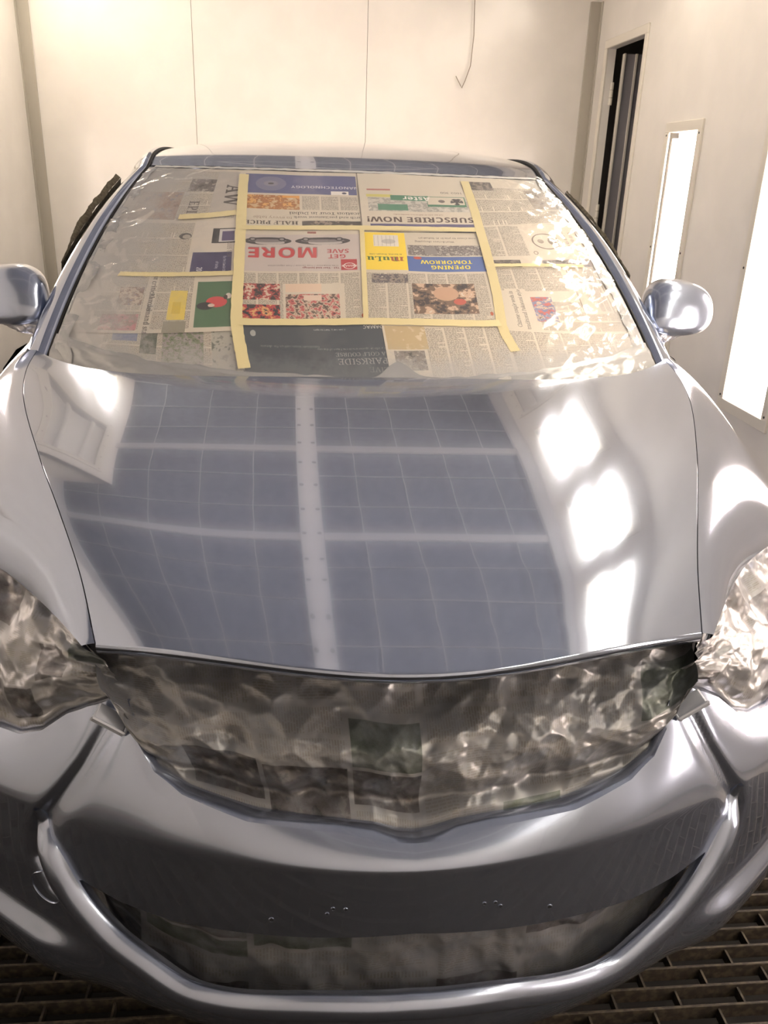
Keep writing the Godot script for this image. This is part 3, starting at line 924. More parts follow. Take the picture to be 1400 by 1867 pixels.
func masks() -> void:
	# sheet tucked under the bonnet and taped into the upper grille
	var fs := folds(5, 5, 3.0, 11.0)
	var b := Buf.new()
	b.grid(340, 120, func(u: float, v: float):
		var s := u * 2 - 1
		var xb := s * 0.344
		var lo := Vector3(xb, steps(BOPEN, absf(xb), 1) - 0.004, nose(xb) - 0.050)
		var hi := Vector3(s * 0.428, 0.815 - 0.036 * pow(s, 4.0), -0.17 - 0.025 * s * s)
		var q := lo.lerp(hi, v)
		var k := smoothstep(0.0, 0.14, v)
		return q + Vector3(0, 0.35, 0.94) * (0.012 * sin(PI * pow(v, 0.7)) + 0.034 * exp(-pow((v - 0.36) / 0.20, 2.0)) * smoothstep(0.0, 0.12, v) - 0.010 * exp(-pow((v - 0.11) / 0.04, 2.0)) + k * (0.009 * crumple(q.x, v * 0.25, fs) + 0.026 * (0.5 + facets(q.x * 0.8, v * 0.25 + q.x * 0.15, 13.0)))), Vector3(0, 0.3, 1))
	piece("grille_masking_paper", b.mesh(), silver_print(3, 900, 320, 0.50, Color(0.45, 0.465, 0.495)), "crumpled newspaper sheet taped over the upper grille below the bonnet edge", "masking paper")
	for sg in [-1.0, 1.0]:
		var f2 := folds(21 if sg < 0 else 22, 5, 4.0, 13.0)
		b = Buf.new()
		b.grid(120, 80, func(u: float, v: float):
			var w := lerpf(0.354, 0.84, u)
			var yt := steps(BTOP, w, 1)
			var lo := Vector3(sg * w, yt - 0.004, bumper_z(w, yt) - 0.014)
			var z := lerpf(0.128, 0.70, u)
			var hi := Vector3(sg * (curve(FENDER, z, 5) - 0.006), curve(FENDER, z, 6) - 0.012, -z - 0.01)
			var q := lo.lerp(hi, v)
			return q + Vector3(sg * 0.35, 0.45, 0.82) * (0.042 * sin(PI * pow(v, 0.75)) * smoothstep(-0.1, 0.25, u) + smoothstep(0.0, 0.1, v) * (0.007 * crumple(w, v * 0.22, f2) + 0.022 * (0.5 + facets(w * sg, v * 0.2, 13.0)))), Vector3(0, 0.3, 1))
		piece("headlight_masking_paper", b.mesh(), silver_print(7 if sg < 0 else 8, 420, 300, 0.45, Color(0.50, 0.515, 0.545)), "crumpled silver-sprayed newspaper bag over the headlight on the side " + ("away from the door" if sg < 0 else "of the open door"), "masking paper")
	var f3 := folds(31, 5, 3.5, 12.0)
	b = Buf.new()
	b.grid(240, 50, func(u: float, v: float):
		var x := (u * 2 - 1) * 0.46
		var w := minf(absf(x), 0.432)
		var y := lerpf(steps(LBOT, w, 1) - 0.050, steps(LTOP, w, 1) + 0.012, v)
		var z := nose(x) - 0.030 - 0.3 * pow(maxf(0.46 - y, 0.0), 2.0) - 0.018 * sin(PI * v) * (1.0 - w * w * 3.0)
		return Vector3(x, y, z + 0.004 * crumple(x, v * 0.12, f3) + 0.014 * (0.5 + facets(x, v * 0.13, 13.0))), Vector3(0, 0.3, 1))
	piece("air_intake_masking_paper", b.mesh(), silver_print(12, 800, 200, 0.60, Color(0.45, 0.465, 0.495)), "silver-sprayed crumpled masking paper filling the wide lower air intake of the bumper", "masking paper")
	# taped silver edges round the windscreen
	var edge := mat(Color(0.70, 0.705, 0.71), 0.26, 0.45)
	var f4 := []
	for k in 7:
		f4.append([Vector2.from_angle(PI / 2 + 0.6 * sin(k * 1.9)), 6.0 * pow(1.35, k), k * 5.1, pow(0.80, k)])
	for sg in [-1.0, 1.0]:
		b = Buf.new()
		b.grid(50, 150, func(u: float, v: float):
			var inner := 0.952 + 0.02 * noise.get_noise_2d(v * 6.0, sg * 3.0) - (0.04 * smoothstep(0.12, 0.0, v))
			var a := lerpf(inner, 0.995, u)
			var vv := lerpf(-0.05, 0.985, v)
			return windscreen_at(sg * a, vv, 0.006 + (0.0036 if sg < 0.0 else 0.0024) * crumple(a * 0.6 + sg, vv * 0.55, f4) * smoothstep(1.0, 0.85, u)), Vector3(0, 1, 0.5))
		piece("windscreen_edge_film", b.mesh(), edge, "shiny wrinkled silver-sprayed film taped along the windscreen pillar on the side " + ("away from the door" if sg < 0 else "of the open door"), "film")
	b = Buf.new()
	b.grid(220, 24, func(u: float, v: float):
		var a := (u * 2 - 1) * 1.0
		var hi := 0.020 + 0.014 * noise.get_noise_2d(a * 5.0, 8.0) + 0.05 * exp(-pow((a - 0.10) / 0.045, 2.0)) + 0.03 * smoothstep(0.8, 0.97, absf(a))
		var vv := lerpf(-0.06, hi, v)
		return windscreen_at(a, vv, 0.007 + 0.0028 * crumple(a * 0.6, vv * 0.8 + 3.0, f4) * smoothstep(1.0, 0.7, v)), Vector3(0, 1, 0.5))
	piece("windscreen_edge_film", b.mesh(), edge, "shiny wrinkled silver-sprayed film taped along the foot of the windscreen", "film")
	# clear film laid over the newspapers
	var clear := mat(Color(0.9, 0.9, 0.9, 0.06), 0.13)
	clear.transparency = BaseMaterial3D.TRANSPARENCY_ALPHA
	b = Buf.new()
	var f5 := []
	for k in 7:
		f5.append([Vector2.from_angle(PI / 2 + 0.5 * sin(k * 2.3)), 7.0 * pow(1.32, k), k * 3.7, pow(0.80, k)])
	b.grid(200, 120, func(u: float, v: float):
		var a := (u * 2 - 1) * 0.985
		var k := 0.12 + 0.88 * smoothstep(0.5, 0.85, absf(a))
		return windscreen_at(a, lerpf(0.0, 0.985, v), 0.0135 + (0.0055 if a < 0.0 else 0.0030) * k * crumple(a * 0.6, v * 0.5, f5)), Vector3(0, 1, 0.5))
	piece("windscreen_film", b.mesh(), clear, "clear plastic film stretched over the newspapers on the windscreen", "film")
	# strip of film edge along the top of the glass
	b = Buf.new()
	b.grid(120, 3, func(u: float, v: float):
		var a := (u * 2 - 1) * 0.97
		return windscreen_at(a, lerpf(0.985, 1.0, v), 0.006 + 0.002 * noise.get_noise_2d(a * 14.0, v * 2.0)), Vector3(0, 1, 0.5))
	piece("windscreen_edge_film", b.mesh(), mat(Color(0.86, 0.86, 0.85), 0.3, 0.3), "thin pale strip of film along the top of the windscreen below the roof", "film")
	# paper that masks the side windows, standing proud of the pillars
	for sg in [-1.0, 1.0]:
		var f6 := folds(61, 5, 8.0, 30.0)
		b = Buf.new()
		var reach := 0.018 if sg < 0 else 0.008
		b.grid(60, 6, func(u: float, v: float):
			var t := lerpf(0.42, 0.99, u)
			var q := rail_at(sg, t) + Vector3(sg * 0.088, -0.028, -0.03)
			var k := reach * smoothstep(0.0, 0.35, u) * (1.0 + 0.3 * noise.get_noise_2d(u * 9.0, sg))
			return q + Vector3(sg * 0.75, 0.55, 0.05) * k * v + Vector3(sg, 0.3, 0.4) * 0.0015 * crumple(u * 0.7, v * 0.06, f6), Vector3(sg, 0.3, 0.6))
		b.grid(60, 6, func(u: float, v: float):
			var t := lerpf(0.42, 0.99, u)
			var q := rail_at(sg, t) + Vector3(sg * 0.088, -0.028, -0.03)
			return q + Vector3(sg * 0.05, -0.35, -0.05) * v, Vector3(sg, 0, 0))
		piece("side_window_masking_paper", b.mesh(), triplanar(mat(Color.WHITE, 0.8), blotch(Color(0.30, 0.27, 0.21), Color(0.45, 0.42, 0.35), 0.05, 61, 256), 6.0), "brown-grey masking paper edge standing up behind the pillar on the side " + ("away from the door" if sg < 0 else "of the open door"), "masking paper")
	# foil-like wrapping of the mirror feet
	for sg in [-1.0, 1.0]:
		var f7 := folds(71, 6, 14.0, 60.0)
		b = Buf.new()
		b.grid(48, 30, func(u: float, v: float):
			var an := u * TAU
			var c := Vector3(sg * 0.770, 0.968, -1.40).lerp(Vector3(sg * 0.90, 0.990, -1.392), v)
			var r := lerpf(0.036, 0.014, pow(v, 1.6)) * (1.0 + 0.20 * crumple(an * 0.04, v * 0.12, f7))
			return c + Vector3(0.1 * sin(an) * r, r * sin(an) * 0.9, r * cos(an)), Vector3(sg, 0, 0))
		piece("mirror_foot_wrapping", b.mesh(), mat(Color(0.72, 0.72, 0.74), 0.25, 0.7), "crumpled shiny wrapping round the foot of the mirror on the side " + ("away from the door" if sg < 0 else "of the open door"), "masking paper")
	# paper skirt over the front wheel on the door side
	b = Buf.new()
	var f8 := folds(81, 6, 6.0, 30.0)
	b.grid(60, 40, func(u: float, v: float):
		var z := lerpf(-0.62, -1.35, u)
		var q := Vector3(0.885, 0.70, z).lerp(Vector3(1.03, 0.40, z), v)
		return q + Vector3(1, 0.5, 0) * (0.045 * sin(PI * v) * sin(PI * u) + 0.02 * crumple(z, v * 0.3, f8)), Vector3(1, 0.5, 0))
	piece("wheel_masking_paper", b.mesh(), triplanar(mat(Color.WHITE, 0.85), blotch(Color(0.62, 0.58, 0.50), Color(0.75, 0.71, 0.62), 0.02, 81, 256), 2.0), "loose cream masking paper hanging over the front wheel on the door side", "masking paper")


# ---------------------------------------------------------------- newspapers
var letter_cache := {}

func letters(s: String, bold: bool, serif: bool) -> Array:
	var key := s + str(bold) + str(serif)
	if not letter_cache.has(key):
		var f := SystemFont.new()
		f.font_names = PackedStringArray(["Droid Serif" if serif else "Droid Sans"])
		f.font_weight = 700 if bold else 400
		var t := TextMesh.new()
		t.font = f
		t.text = s
		t.font_size = 64
		t.pixel_size = 0.01
		t.depth = 0.0
		var a := t.get_mesh_arrays()
		letter_cache[key] = [a[Mesh.ARRAY_VERTEX], a[Mesh.ARRAY_INDEX], t.get_aabb()]
	return letter_cache[key]

# lettering printed on an image: (cx, cy) in pixels, cap height in pixels; turn 0, 1 reads down, 2 upside down, 3 reads up
func write(im: Image, s: String, cx: float, cy: float, high: float, c: Color, turn := 2, bold := true, serif := false, stretch := 1.0) -> void:
	var g := letters(s, bold, serif)
	var vs: PackedVector3Array = g[0]
	var ix: PackedInt32Array = g[1]
	var box: AABB = g[2]
	var k := high / maxf(box.size.y, 0.01)
	var mid := box.get_center()
	var R := [Vector2(1, 0), Vector2(0, 1), Vector2(-1, 0), Vector2(0, -1)][turn] as Vector2
	var U := [Vector2(0, -1), Vector2(1, 0), Vector2(0, 1), Vector2(-1, 0)][turn] as Vector2
	var w := im.get_width()
	var h := im.get_height()
	var n := ix.size() if ix.size() else vs.size()
	for t in range(0, n - 2, 3):
		var q := []
		for j in 3:
			var o: Vector3 = vs[ix[t + j] if ix.size() else t + j] - mid
			q.append(Vector2(cx, cy) + R * (o.x * k * stretch) + U * (o.y * k))
		var a: Vector2 = q[0]
		var b: Vector2 = q[1]
		var e: Vector2 = q[2]
		var area := (b - a).cross(e - a)
		if absf(area) < 0.01: continue
		for y in range(maxi(int(minf(a.y, minf(b.y, e.y))), 0), mini(int(maxf(a.y, maxf(b.y, e.y))) + 1, h)):
			for x in range(maxi(int(minf(a.x, minf(b.x, e.x))), 0), mini(int(maxf(a.x, maxf(b.x, e.x))) + 1, w)):
				var p := Vector2(x + 0.5, y + 0.5)
				var l0 := (b - a).cross(p - a) / area
				var l1 := (e - b).cross(p - b) / area
				var l2 := (a - e).cross(p - e) / area
				if l0 >= -0.02 and l1 >= -0.02 and l2 >= -0.02:
					im.set_pixel(x, y, c)

# columns of small print
func columns(im: Image, r: Rect2i, count: int, sideways: bool, ink: Color, sd: int) -> void:
	var rng := RandomNumberGenerator.new()
	rng.seed = sd
	var paper := im.get_pixel(clampi(r.position.x, 0, im.get_width() - 1), clampi(r.position.y, 0, im.get_height() - 1))
	var along := r.size.y if sideways else r.size.x
	var deep := r.size.x if sideways else r.size.y
	var cw := along / count
	for c in count:
		var d := 2
		while d < deep - 2:
			var a := c * cw + 2
			var stop := (c + 1) * cw - 5
			if rng.randf() < 0.07: stop -= cw / 3
			while a < stop:
				var word := mini(rng.randi_range(4, 13), stop - a)
				var tone := paper.lerp(ink, rng.randf_range(0.55, 0.95))
				if sideways: im.fill_rect(Rect2i(r.position.x + d, r.position.y + a, 2, word), tone)
				else: im.fill_rect(Rect2i(r.position.x + a, r.position.y + d, word, 2), tone)
				a += word + 2
			d += 4

# a printed photograph: soft patches of the given tones
func picture(im: Image, r: Rect2i, tones: Array, sd: int, freq: float) -> void:
	for y in range(maxi(r.position.y, 0), mini(r.end.y, im.get_height())):
		for x in range(maxi(r.position.x, 0), mini(r.end.x, im.get_width())):
			var f := noise.get_noise_2d(x * freq * 0.6 + sd * 3.7, y * freq * 0.6) * 0.65 + 0.25 * noise.get_noise_2d(x * freq * 2.2, y * freq * 2.2 + sd)
			var k := clampf(0.5 + f, 0.0, 0.999) * (tones.size() - 1)
			im.set_pixel(x, y, (tones[int(k)] as Color).lerp(tones[int(k) + 1], smoothstep(0.35, 0.65, k - int(k))))

func fr(im: Image, x0: float, y0: float, x1: float, y1: float) -> Rect2i:
	var w := im.get_width()
	var h := im.get_height()
	return Rect2i(int(x0 * w), int(y0 * h), int((x1 - x0) * w), int((y1 - y0) * h))

func blob(im: Image, cx: float, cy: float, rx: float, ry: float, c: Color, hollow := 0.0) -> void:
	var w := im.get_width()
	var h := im.get_height()
	for y in range(maxi(int((cy - ry) * h), 0), mini(int((cy + ry) * h) + 1, h)):
		for x in range(maxi(int((cx - rx) * w), 0), mini(int((cx + rx) * w) + 1, w)):
			var d := Vector2((x / float(w) - cx) / rx, (y / float(h) - cy) / ry).length()
			if d < 1.0 and d > hollow: im.set_pixel(x, y, c)

func rgb8(r: int, g: int, b: int) -> Color:
	return Color8(r, g, b)

const PAPER := Color(0.835, 0.80, 0.74)
const INK := Color(0.40, 0.37, 0.34)

# name, label, four corners on the windscreen (top left, top right, bottom right, bottom left), size in metres
const SHEETS := [
	["a", "newspaper page with a blue technology advert above an orange food photo, upside down", [-0.52, 0.985, 0.035, 0.985, 0.03, 0.620, -0.458, 0.600], 0.296, 0.293],
	["b", "newspaper page with a grey car advert reading GET MORE SAVE, upside down", [-0.47, 0.600, 0.022, 0.628, 0.012, 0.200, -0.41, 0.175], 0.297, 0.377],
	["c", "newspaper page reading SUBSCRIBE NOW with a green map, upside down", [0.022, 0.985, 0.560, 0.985, 0.505, 0.620, 0.022, 0.620], 0.282, 0.295],
	["d", "newspaper page with a yellow advert and a blue OPENING TOMORROW block, upside down", [0.032, 0.62, 0.499, 0.621, 0.468, 0.195, 0.012, 0.211], 0.299, 0.385],
	["p", "dark slate newspaper page reading PARKSIDE, upside down by the bonnet edge", [-0.40, 0.19, 0.062, 0.215, 0.085, -0.02, -0.365, -0.03], 0.293, 0.18],
	["e", "pale newspaper page of plain columns by the bonnet edge, next to the dark slate page", [0.060, 0.205, 0.480, 0.200, 0.482, -0.02, 0.078, -0.02], 0.275, 0.18],
	["f", "newspaper page under silver overspray at the top of the pillar away from the door", [-0.985, 0.985, -0.511, 0.985, -0.465, 0.640, -0.985, 0.590], 0.281, 0.263],
	["g", "newspaper page with a telephone picture above a navy blue block", [-0.985, 0.600, -0.465, 0.653, -0.430, 0.380, -0.985, 0.310], 0.306, 0.242],
	["h", "newspaper page with a golfer in red on a green field and a yellow patch", [-0.985, 0.319, -0.430, 0.386, -0.40, 0.160, -0.985, 0.064], 0.358, 0.194],
	["i", "newspaper page with a leafy picture low on the windscreen below the golfer page", [-0.990, 0.078, -0.398, 0.170, -0.360, -0.03, -0.99, -0.05], 0.419, 0.15],
	["j", "newspaper page sideways at the top of the pillar on the side of the open door", [0.546, 0.985, 0.985, 0.985, 0.985, 0.664, 0.500, 0.645], 0.191, 0.215],
	["k", "newspaper page with a shield emblem advert, sideways", [0.500, 0.652, 0.985, 0.670, 0.985, 0.412, 0.482, 0.435], 0.265, 0.197],
	["l", "newspaper page with the headline Chinese couple weds, sideways", [0.480, 0.445, 0.985, 0.416, 0.985, 0.090, 0.468, 0.172], 0.316, 0.264],
	["m", "creased newspaper page of columns low on the windscreen below the wedding headline", [0.470, 0.182, 0.990, 0.098, 0.990, -0.05, 0.475, -0.02], 0.352, 0.12]]

func print_page(kind: String, im: Image) -> void:
	var w := im.get_width()
	var h := im.get_height()
	im.fill(PAPER)
	var white := Color(0.93, 0.92, 0.90)
	match kind:
		"a":
			im.fill_rect(fr(im, 0.02, 0.07, 0.97, 0.42), rgb8(88, 92, 138))
			blob(im, 0.24, 0.24, 0.13, 0.13, rgb8(118, 120, 150)); blob(im, 0.24, 0.24, 0.06, 0.05, rgb8(136, 136, 154)); blob(im, 0.24, 0.24, 0.025, 0.016, rgb8(70, 66, 70))
			write(im, "NANOTECHNOLOGY", 0.70 * w, 0.29 * h, 0.045 * h, rgb8(200, 200, 214))
			im.fill_rect(fr(im, 0.75, 0.355, 0.90, 0.42), white); blob(im, 0.86, 0.385, 0.02, 0.017, rgb8(60, 60, 90))
			picture(im, fr(im, 0.0, 0.45, 0.485, 0.68), [rgb8(214, 200, 180), rgb8(206, 176, 130), rgb8(170, 110, 50), rgb8(224, 170, 96), rgb8(120, 84, 54)], 3, 0.03)
			im.fill_rect(fr(im, 0.34, 0.45, 0.485, 0.49), rgb8(226, 160, 70))
			write(im, "HALF PRICE", 0.25 * w, 0.88 * h, 0.052 * h, rgb8(70, 58, 50), 2, true, true)
			write(im, "to every table", 0.26 * w, 0.80 * h, 0.05 * h, rgb8(150, 130, 110), 2, false, true)
			columns(im, fr(im, 0.5, 0.45, 0.98, 0.68), 3, false, INK, 5)
			write(im, "Education Tour in Dubai", 0.73 * w, 0.735 * h, 0.045 * h, rgb8(60, 54, 50), 2, false, true)
			write(im, "Church and parliament work", 0.74 * w, 0.79 * h, 0.045 * h, rgb8(60, 54, 50), 2, false, true)
			picture(im, fr(im, 0.5, 0.85, 0.99, 0.93), [rgb8(44, 40, 40), rgb8(70, 62, 58), rgb8(150, 136, 124)], 8, 0.03)
		"b":
			im.fill_rect(fr(im, 0.0, 0.06, 1.0, 0.475), rgb8(200, 190, 187))
			for c in [[0.24, 0.135, 0.19], [0.68, 0.135, 0.22]]:
				blob(im, c[0], c[1], c[2], 0.045, rgb8(58, 54, 56)); blob(im, c[0] + 0.02, c[1] + 0.018, c[2] * 0.62, 0.026, rgb8(186, 180, 178)); blob(im, c[0], c[1] - 0.004, c[2] * 0.8, 0.018, rgb8(128, 122, 124))
				for s in [-0.62, 0.6]: blob(im, c[0] + s * c[2], c[1] - 0.022, 0.030, 0.022, rgb8(34, 32, 34)); blob(im, c[0] + s * c[2], c[1] - 0.022, 0.018, 0.013, rgb8(150, 146, 146))
			write(im, "MORE", 0.365 * w, 0.262 * h, 0.115 * h, rgb8(150, 138, 136))
			write(im, "MORE", 0.36 * w, 0.272 * h, 0.115 * h, rgb8(196, 62, 66))
			write(im, "GET", 0.79 * w, 0.315 * h, 0.045 * h, rgb8(176, 70, 74)); write(im, "SAVE", 0.80 * w, 0.255 * h, 0.045 * h, rgb8(176, 70, 74))
			write(im, "YES - Year End Savings", 0.66 * w, 0.435 * h, 0.022 * h, rgb8(120, 60, 60)); write(im, "Free insurance / Free service / Free registration", 0.52 * w, 0.412 * h, 0.020 * h, rgb8(110, 100, 98), 2, false)
			im.fill_rect(fr(im, 0.82, 0.35, 0.95, 0.465), rgb8(178, 52, 58)); blob(im, 0.885, 0.42, 0.05, 0.033, white, 0.82); write(im, "NISSAN", 0.885 * w, 0.42 * h, 0.02 * h, white)
			im.fill_rect(fr(im, 0.56, 0.02, 0.63, 0.045), rgb8(150, 90, 80))
			columns(im, fr(im, 0.0, 0.49, 0.98, 0.98), 6, false, INK, 9)
			im.fill_rect(fr(im, 0.36, 0.60, 0.84, 0.96), PAPER); im.fill_rect(fr(im, 0.38, 0.60, 0.66, 0.68), rgb8(224, 200, 178))
			picture(im, fr(im, 0.0, 0.60, 0.335, 0.755), [rgb8(30, 26, 28), rgb8(60, 46, 44), rgb8(170, 70, 66), rgb8(216, 196, 176), rgb8(120, 90, 76)], 2, 0.04)
			picture(im, fr(im, 0.01, 0.80, 0.335, 0.97), [rgb8(36, 34, 36), rgb8(44, 40, 44), rgb8(180, 60, 60), rgb8(220, 170, 110), rgb8(70, 60, 58)], 6, 0.04)
			picture(im, fr(im, 0.38, 0.70, 0.80, 0.935), [rgb8(44, 36, 34), rgb8(96, 74, 66), rgb8(200, 180, 160), rgb8(190, 90, 90), rgb8(58, 50, 48)], 7, 0.06)
			im.fill_rect(fr(im, 0.52, 0.71, 0.66, 0.76), rgb8(222, 200, 184)); blob(im, 0.975, 0.90, 0.012, 0.018, rgb8(190, 90, 50))
		"c":
			im.fill_rect(fr(im, 0.08, 0.30, 0.29, 0.33), rgb8(178, 112, 104))
			picture(im, fr(im, 0.08, 0.46, 0.97, 0.69), [rgb8(216, 210, 200), rgb8(196, 194, 186), rgb8(160, 158, 152), rgb8(214, 208, 196)], 4, 0.05)
			im.fill_rect(fr(im, 0.07, 0.40, 0.30, 0.45), rgb8(206, 200, 110)); im.fill_rect(fr(im, 0.28, 0.41, 0.62, 0.50), rgb8(66, 128, 98)); im.fill_rect(fr(im, 0.16, 0.57, 0.42, 0.67), rgb8(72, 132, 104))
			im.fill_rect(fr(im, 0.60, 0.42, 0.955, 0.60), rgb8(62, 122, 92)); im.fill_rect(fr(im, 0.605, 0.43, 0.945, 0.565), PAPER)
			write(im, "Aster", 0.51 * w, 0.46 * h, 0.07 * h, white); blob(im, 0.73, 0.50, 0.03, 0.026, rgb8(110, 100, 96))
			for k in 3: write(im, "I", 0.87 * w, 0.505 * h, 0.10 * h, rgb8(54, 50, 52), [0, 1, 0][k])
			write(im, "*", 0.87 * w, 0.505 * h, 0.11 * h, rgb8(54, 50, 52))
			write(im, "1002 300", 0.84 * w, 0.34 * h, 0.035 * h, rgb8(90, 84, 80), 2, false)
			write(im, "Call 800 2000 or visit us to subscribe today", 0.50 * w, 0.735 * h, 0.022 * h, rgb8(120, 84, 70), 2, false)
			write(im, "SUBSCRIBE NOW!", 0.52 * w, 0.815 * h, 0.082 * h, rgb8(74, 52, 44))
			im.fill_rect(fr(im, 0.08, 0.885, 0.98, 0.945), rgb8(82, 78, 124))
			im.fill_rect(fr(im, 0.0, 0.0, 0.012, 1.0), rgb8(120, 112, 104)); im.fill_rect(fr(im, 0.985, 0.3, 0.992, 1.0), rgb8(120, 112, 104))
		"d":
			im.fill_rect(fr(im, 0.0, 0.01, 0.345, 0.46), rgb8(247, 218, 56))
			im.fill_rect(fr(im, 0.075, 0.04, 0.29, 0.185), rgb8(226, 222, 214)); blob(im, 0.20, 0.12, 0.06, 0.03, rgb8(196, 192, 188))
			for k in 6: im.fill_rect(fr(im, 0.08 + 0.034 * k, 0.05, 0.084 + 0.034 * k, 0.18), rgb8(150, 148, 146))
			write(im, "Al Barsha, Sharjah, UAE", 0.17 * w, 0.278 * h, 0.020 * h, rgb8(90, 80, 30), 2, false)
			write(im, "LuLu", 0.14 * w, 0.335 * h, 0.055 * h, rgb8(70, 104, 44), 2, true, true); write(im, "m", 0.26 * w, 0.335 * h, 0.05 * h, rgb8(170, 90, 40), 2, true, true)
			write(im, "World-class shopping", 0.60 * w, 0.115 * h, 0.028 * h, rgb8(90, 82, 78), 2, false); write(im, "now closer to you in Al Buhairah", 0.72 * w, 0.07 * h, 0.028 * h, rgb8(90, 82, 78), 2, false)
			picture(im, fr(im, 0.36, 0.165, 1.0, 0.29), [rgb8(70, 66, 66), rgb8(150, 144, 140), rgb8(110, 104, 102), rgb8(186, 180, 172), rgb8(84, 80, 80)], 5, 0.07)
			im.fill_rect(fr(im, 0.50, 0.18, 0.60, 0.27), rgb8(140, 136, 132))
			im.fill_rect(fr(im, 0.345, 0.30, 1.0, 0.47), rgb8(74, 104, 172)); blob(im, 0.43, 0.315, 0.035, 0.016, rgb8(190, 84, 62))
			write(im, "TOMORROW", 0.67 * w, 0.360 * h, 0.040 * h, rgb8(246, 226, 60), 2, true, false, 1.05); write(im, "OPENING", 0.70 * w, 0.418 * h, 0.040 * h, rgb8(246, 226, 60), 2, true, false, 1.05)
			columns(im, fr(im, 0.0, 0.49, 0.98, 0.975), 6, false, INK, 14)
			picture(im, fr(im, 0.05, 0.505, 0.335, 0.60), [rgb8(60, 54, 52), rgb8(150, 140, 130), rgb8(96, 90, 96), rgb8(204, 194, 180)], 9, 0.05)
			picture(im, fr(im, 0.36, 0.60, 0.86, 0.90), [rgb8(40, 36, 34), rgb8(56, 50, 48), rgb8(120, 96, 80), rgb8(206, 176, 150), rgb8(220, 210, 196)], 11, 0.025)
			blob(im, 0.62, 0.70, 0.10, 0.07, rgb8(196, 160, 132)); blob(im, 0.72, 0.78, 0.05, 0.03, rgb8(192, 88, 70))
			write(im, "BALTIC A", 0.55 * w, 0.965 * h, 0.03 * h, rgb8(70, 62, 58), 2, true, true); blob(im, 0.955, 0.90, 0.012, 0.018, rgb8(190, 90, 50))
		"p":
			im.fill(rgb8(58, 68, 78))
			write(im, "PARKSIDE", 0.82 * w, 0.58 * h, 0.085 * h, rgb8(150, 152, 152), 2, false, true); write(im, "LIVE", 0.92 * w, 0.70 * h, 0.07 * h, rgb8(110, 114, 116), 2, false, true)
			write(im, "ON A GOLF COURSE", 0.85 * w, 0.475 * h, 0.055 * h, rgb8(150, 152, 152), 2, false, true)
			write(im, "own a villa or apartment in the heart of the city", 0.77 * w, 0.395 * h, 0.04 * h, rgb8(140, 142, 142), 2, false)
			write(im, "handover soon, call us for details", 0.33 * w, 0.36 * h, 0.04 * h, rgb8(130, 132, 132), 2, false)
			write(im, "open daily, 9am to 9pm", 0.62 * w, 0.10 * h, 0.035 * h, rgb8(190, 190, 188), 2, false)
			write(im, "DAMAC", 0.93 * w, 0.07 * h, 0.05 * h, rgb8(190, 190, 188)); blob(im, 0.08, 0.16, 0.02, 0.05, rgb8(170, 172, 172))
		"e":
			columns(im, fr(im, 0.32, 0.05, 1.0, 0.98), 4, false, INK, 21)
			picture(im, fr(im, 0.02, 0.02, 0.34, 0.40), [rgb8(206, 190, 156), rgb8(190, 170, 130), rgb8(214, 200, 170)], 13, 0.02); picture(im, fr(im, 0.06, 0.42, 0.30, 0.72), [rgb8(60, 58, 58), rgb8(120, 114, 108), rgb8(180, 172, 160)], 15, 0.07)
		"f":
			columns(im, fr(im, 0.05, 0.05, 0.95, 0.95), 4, true, INK, 25)
			picture(im, fr(im, 0.50, 0.22, 0.74, 0.46), [rgb8(60, 54, 52), rgb8(100, 92, 88), rgb8(176, 166, 154)], 17, 0.04); picture(im, fr(im, 0.10, 0.48, 0.48, 0.95), [rgb8(120, 96, 80), rgb8(150, 120, 100), rgb8(100, 96, 110)], 19, 0.02)
			im.fill_rect(fr(im, 0.74, 0.05, 0.95, 0.85), rgb8(190, 184, 176)); write(im, "AW", 0.92 * w, 0.52 * h, 0.16 * h, rgb8(80, 72, 66), 1, true, true)
			write(im, "EPIC", 0.60 * w, 0.78 * h, 0.09 * h, rgb8(80, 72, 66), 1, true, true)
		"g":
			columns(im, fr(im, 0.10, 0.04, 0.66, 0.97), 3, true, INK, 29)
			im.fill_rect(fr(im, 0.66, 0.0, 1.0, 1.0), rgb8(216, 208, 196)); im.fill_rect(fr(im, 0.80, 0.16, 0.99, 0.44), rgb8(42, 40, 40)); im.fill_rect(fr(im, 0.85, 0.18, 0.99, 0.42), rgb8(206, 204, 204)); im.fill_rect(fr(im, 0.87, 0.22, 0.96, 0.40), rgb8(90, 80, 120))
			im.fill_rect(fr(im, 0.68, 0.60, 0.95, 0.99), rgb8(56, 52, 94)); write(im, "By the standards", 0.90 * w, 0.80 * h, 0.035 * h, rgb8(206, 204, 214), 1, false); write(im, "of today", 0.85 * w, 0.82 * h, 0.035 * h, rgb8(206, 204, 214), 1, false); write(im, "2015", 0.74 * w, 0.92 * h, 0.05 * h, rgb8(206, 204, 214), 1)
			blob(im, 0.60, 0.30, 0.045, 0.06, rgb8(60, 56, 54)); blob(im, 0.61, 0.31, 0.03, 0.04, rgb8(170, 160, 148)); write(im, "5555 1234", 0.93 * w, 0.56 * h, 0.04 * h, rgb8(110, 100, 96), 1, false)
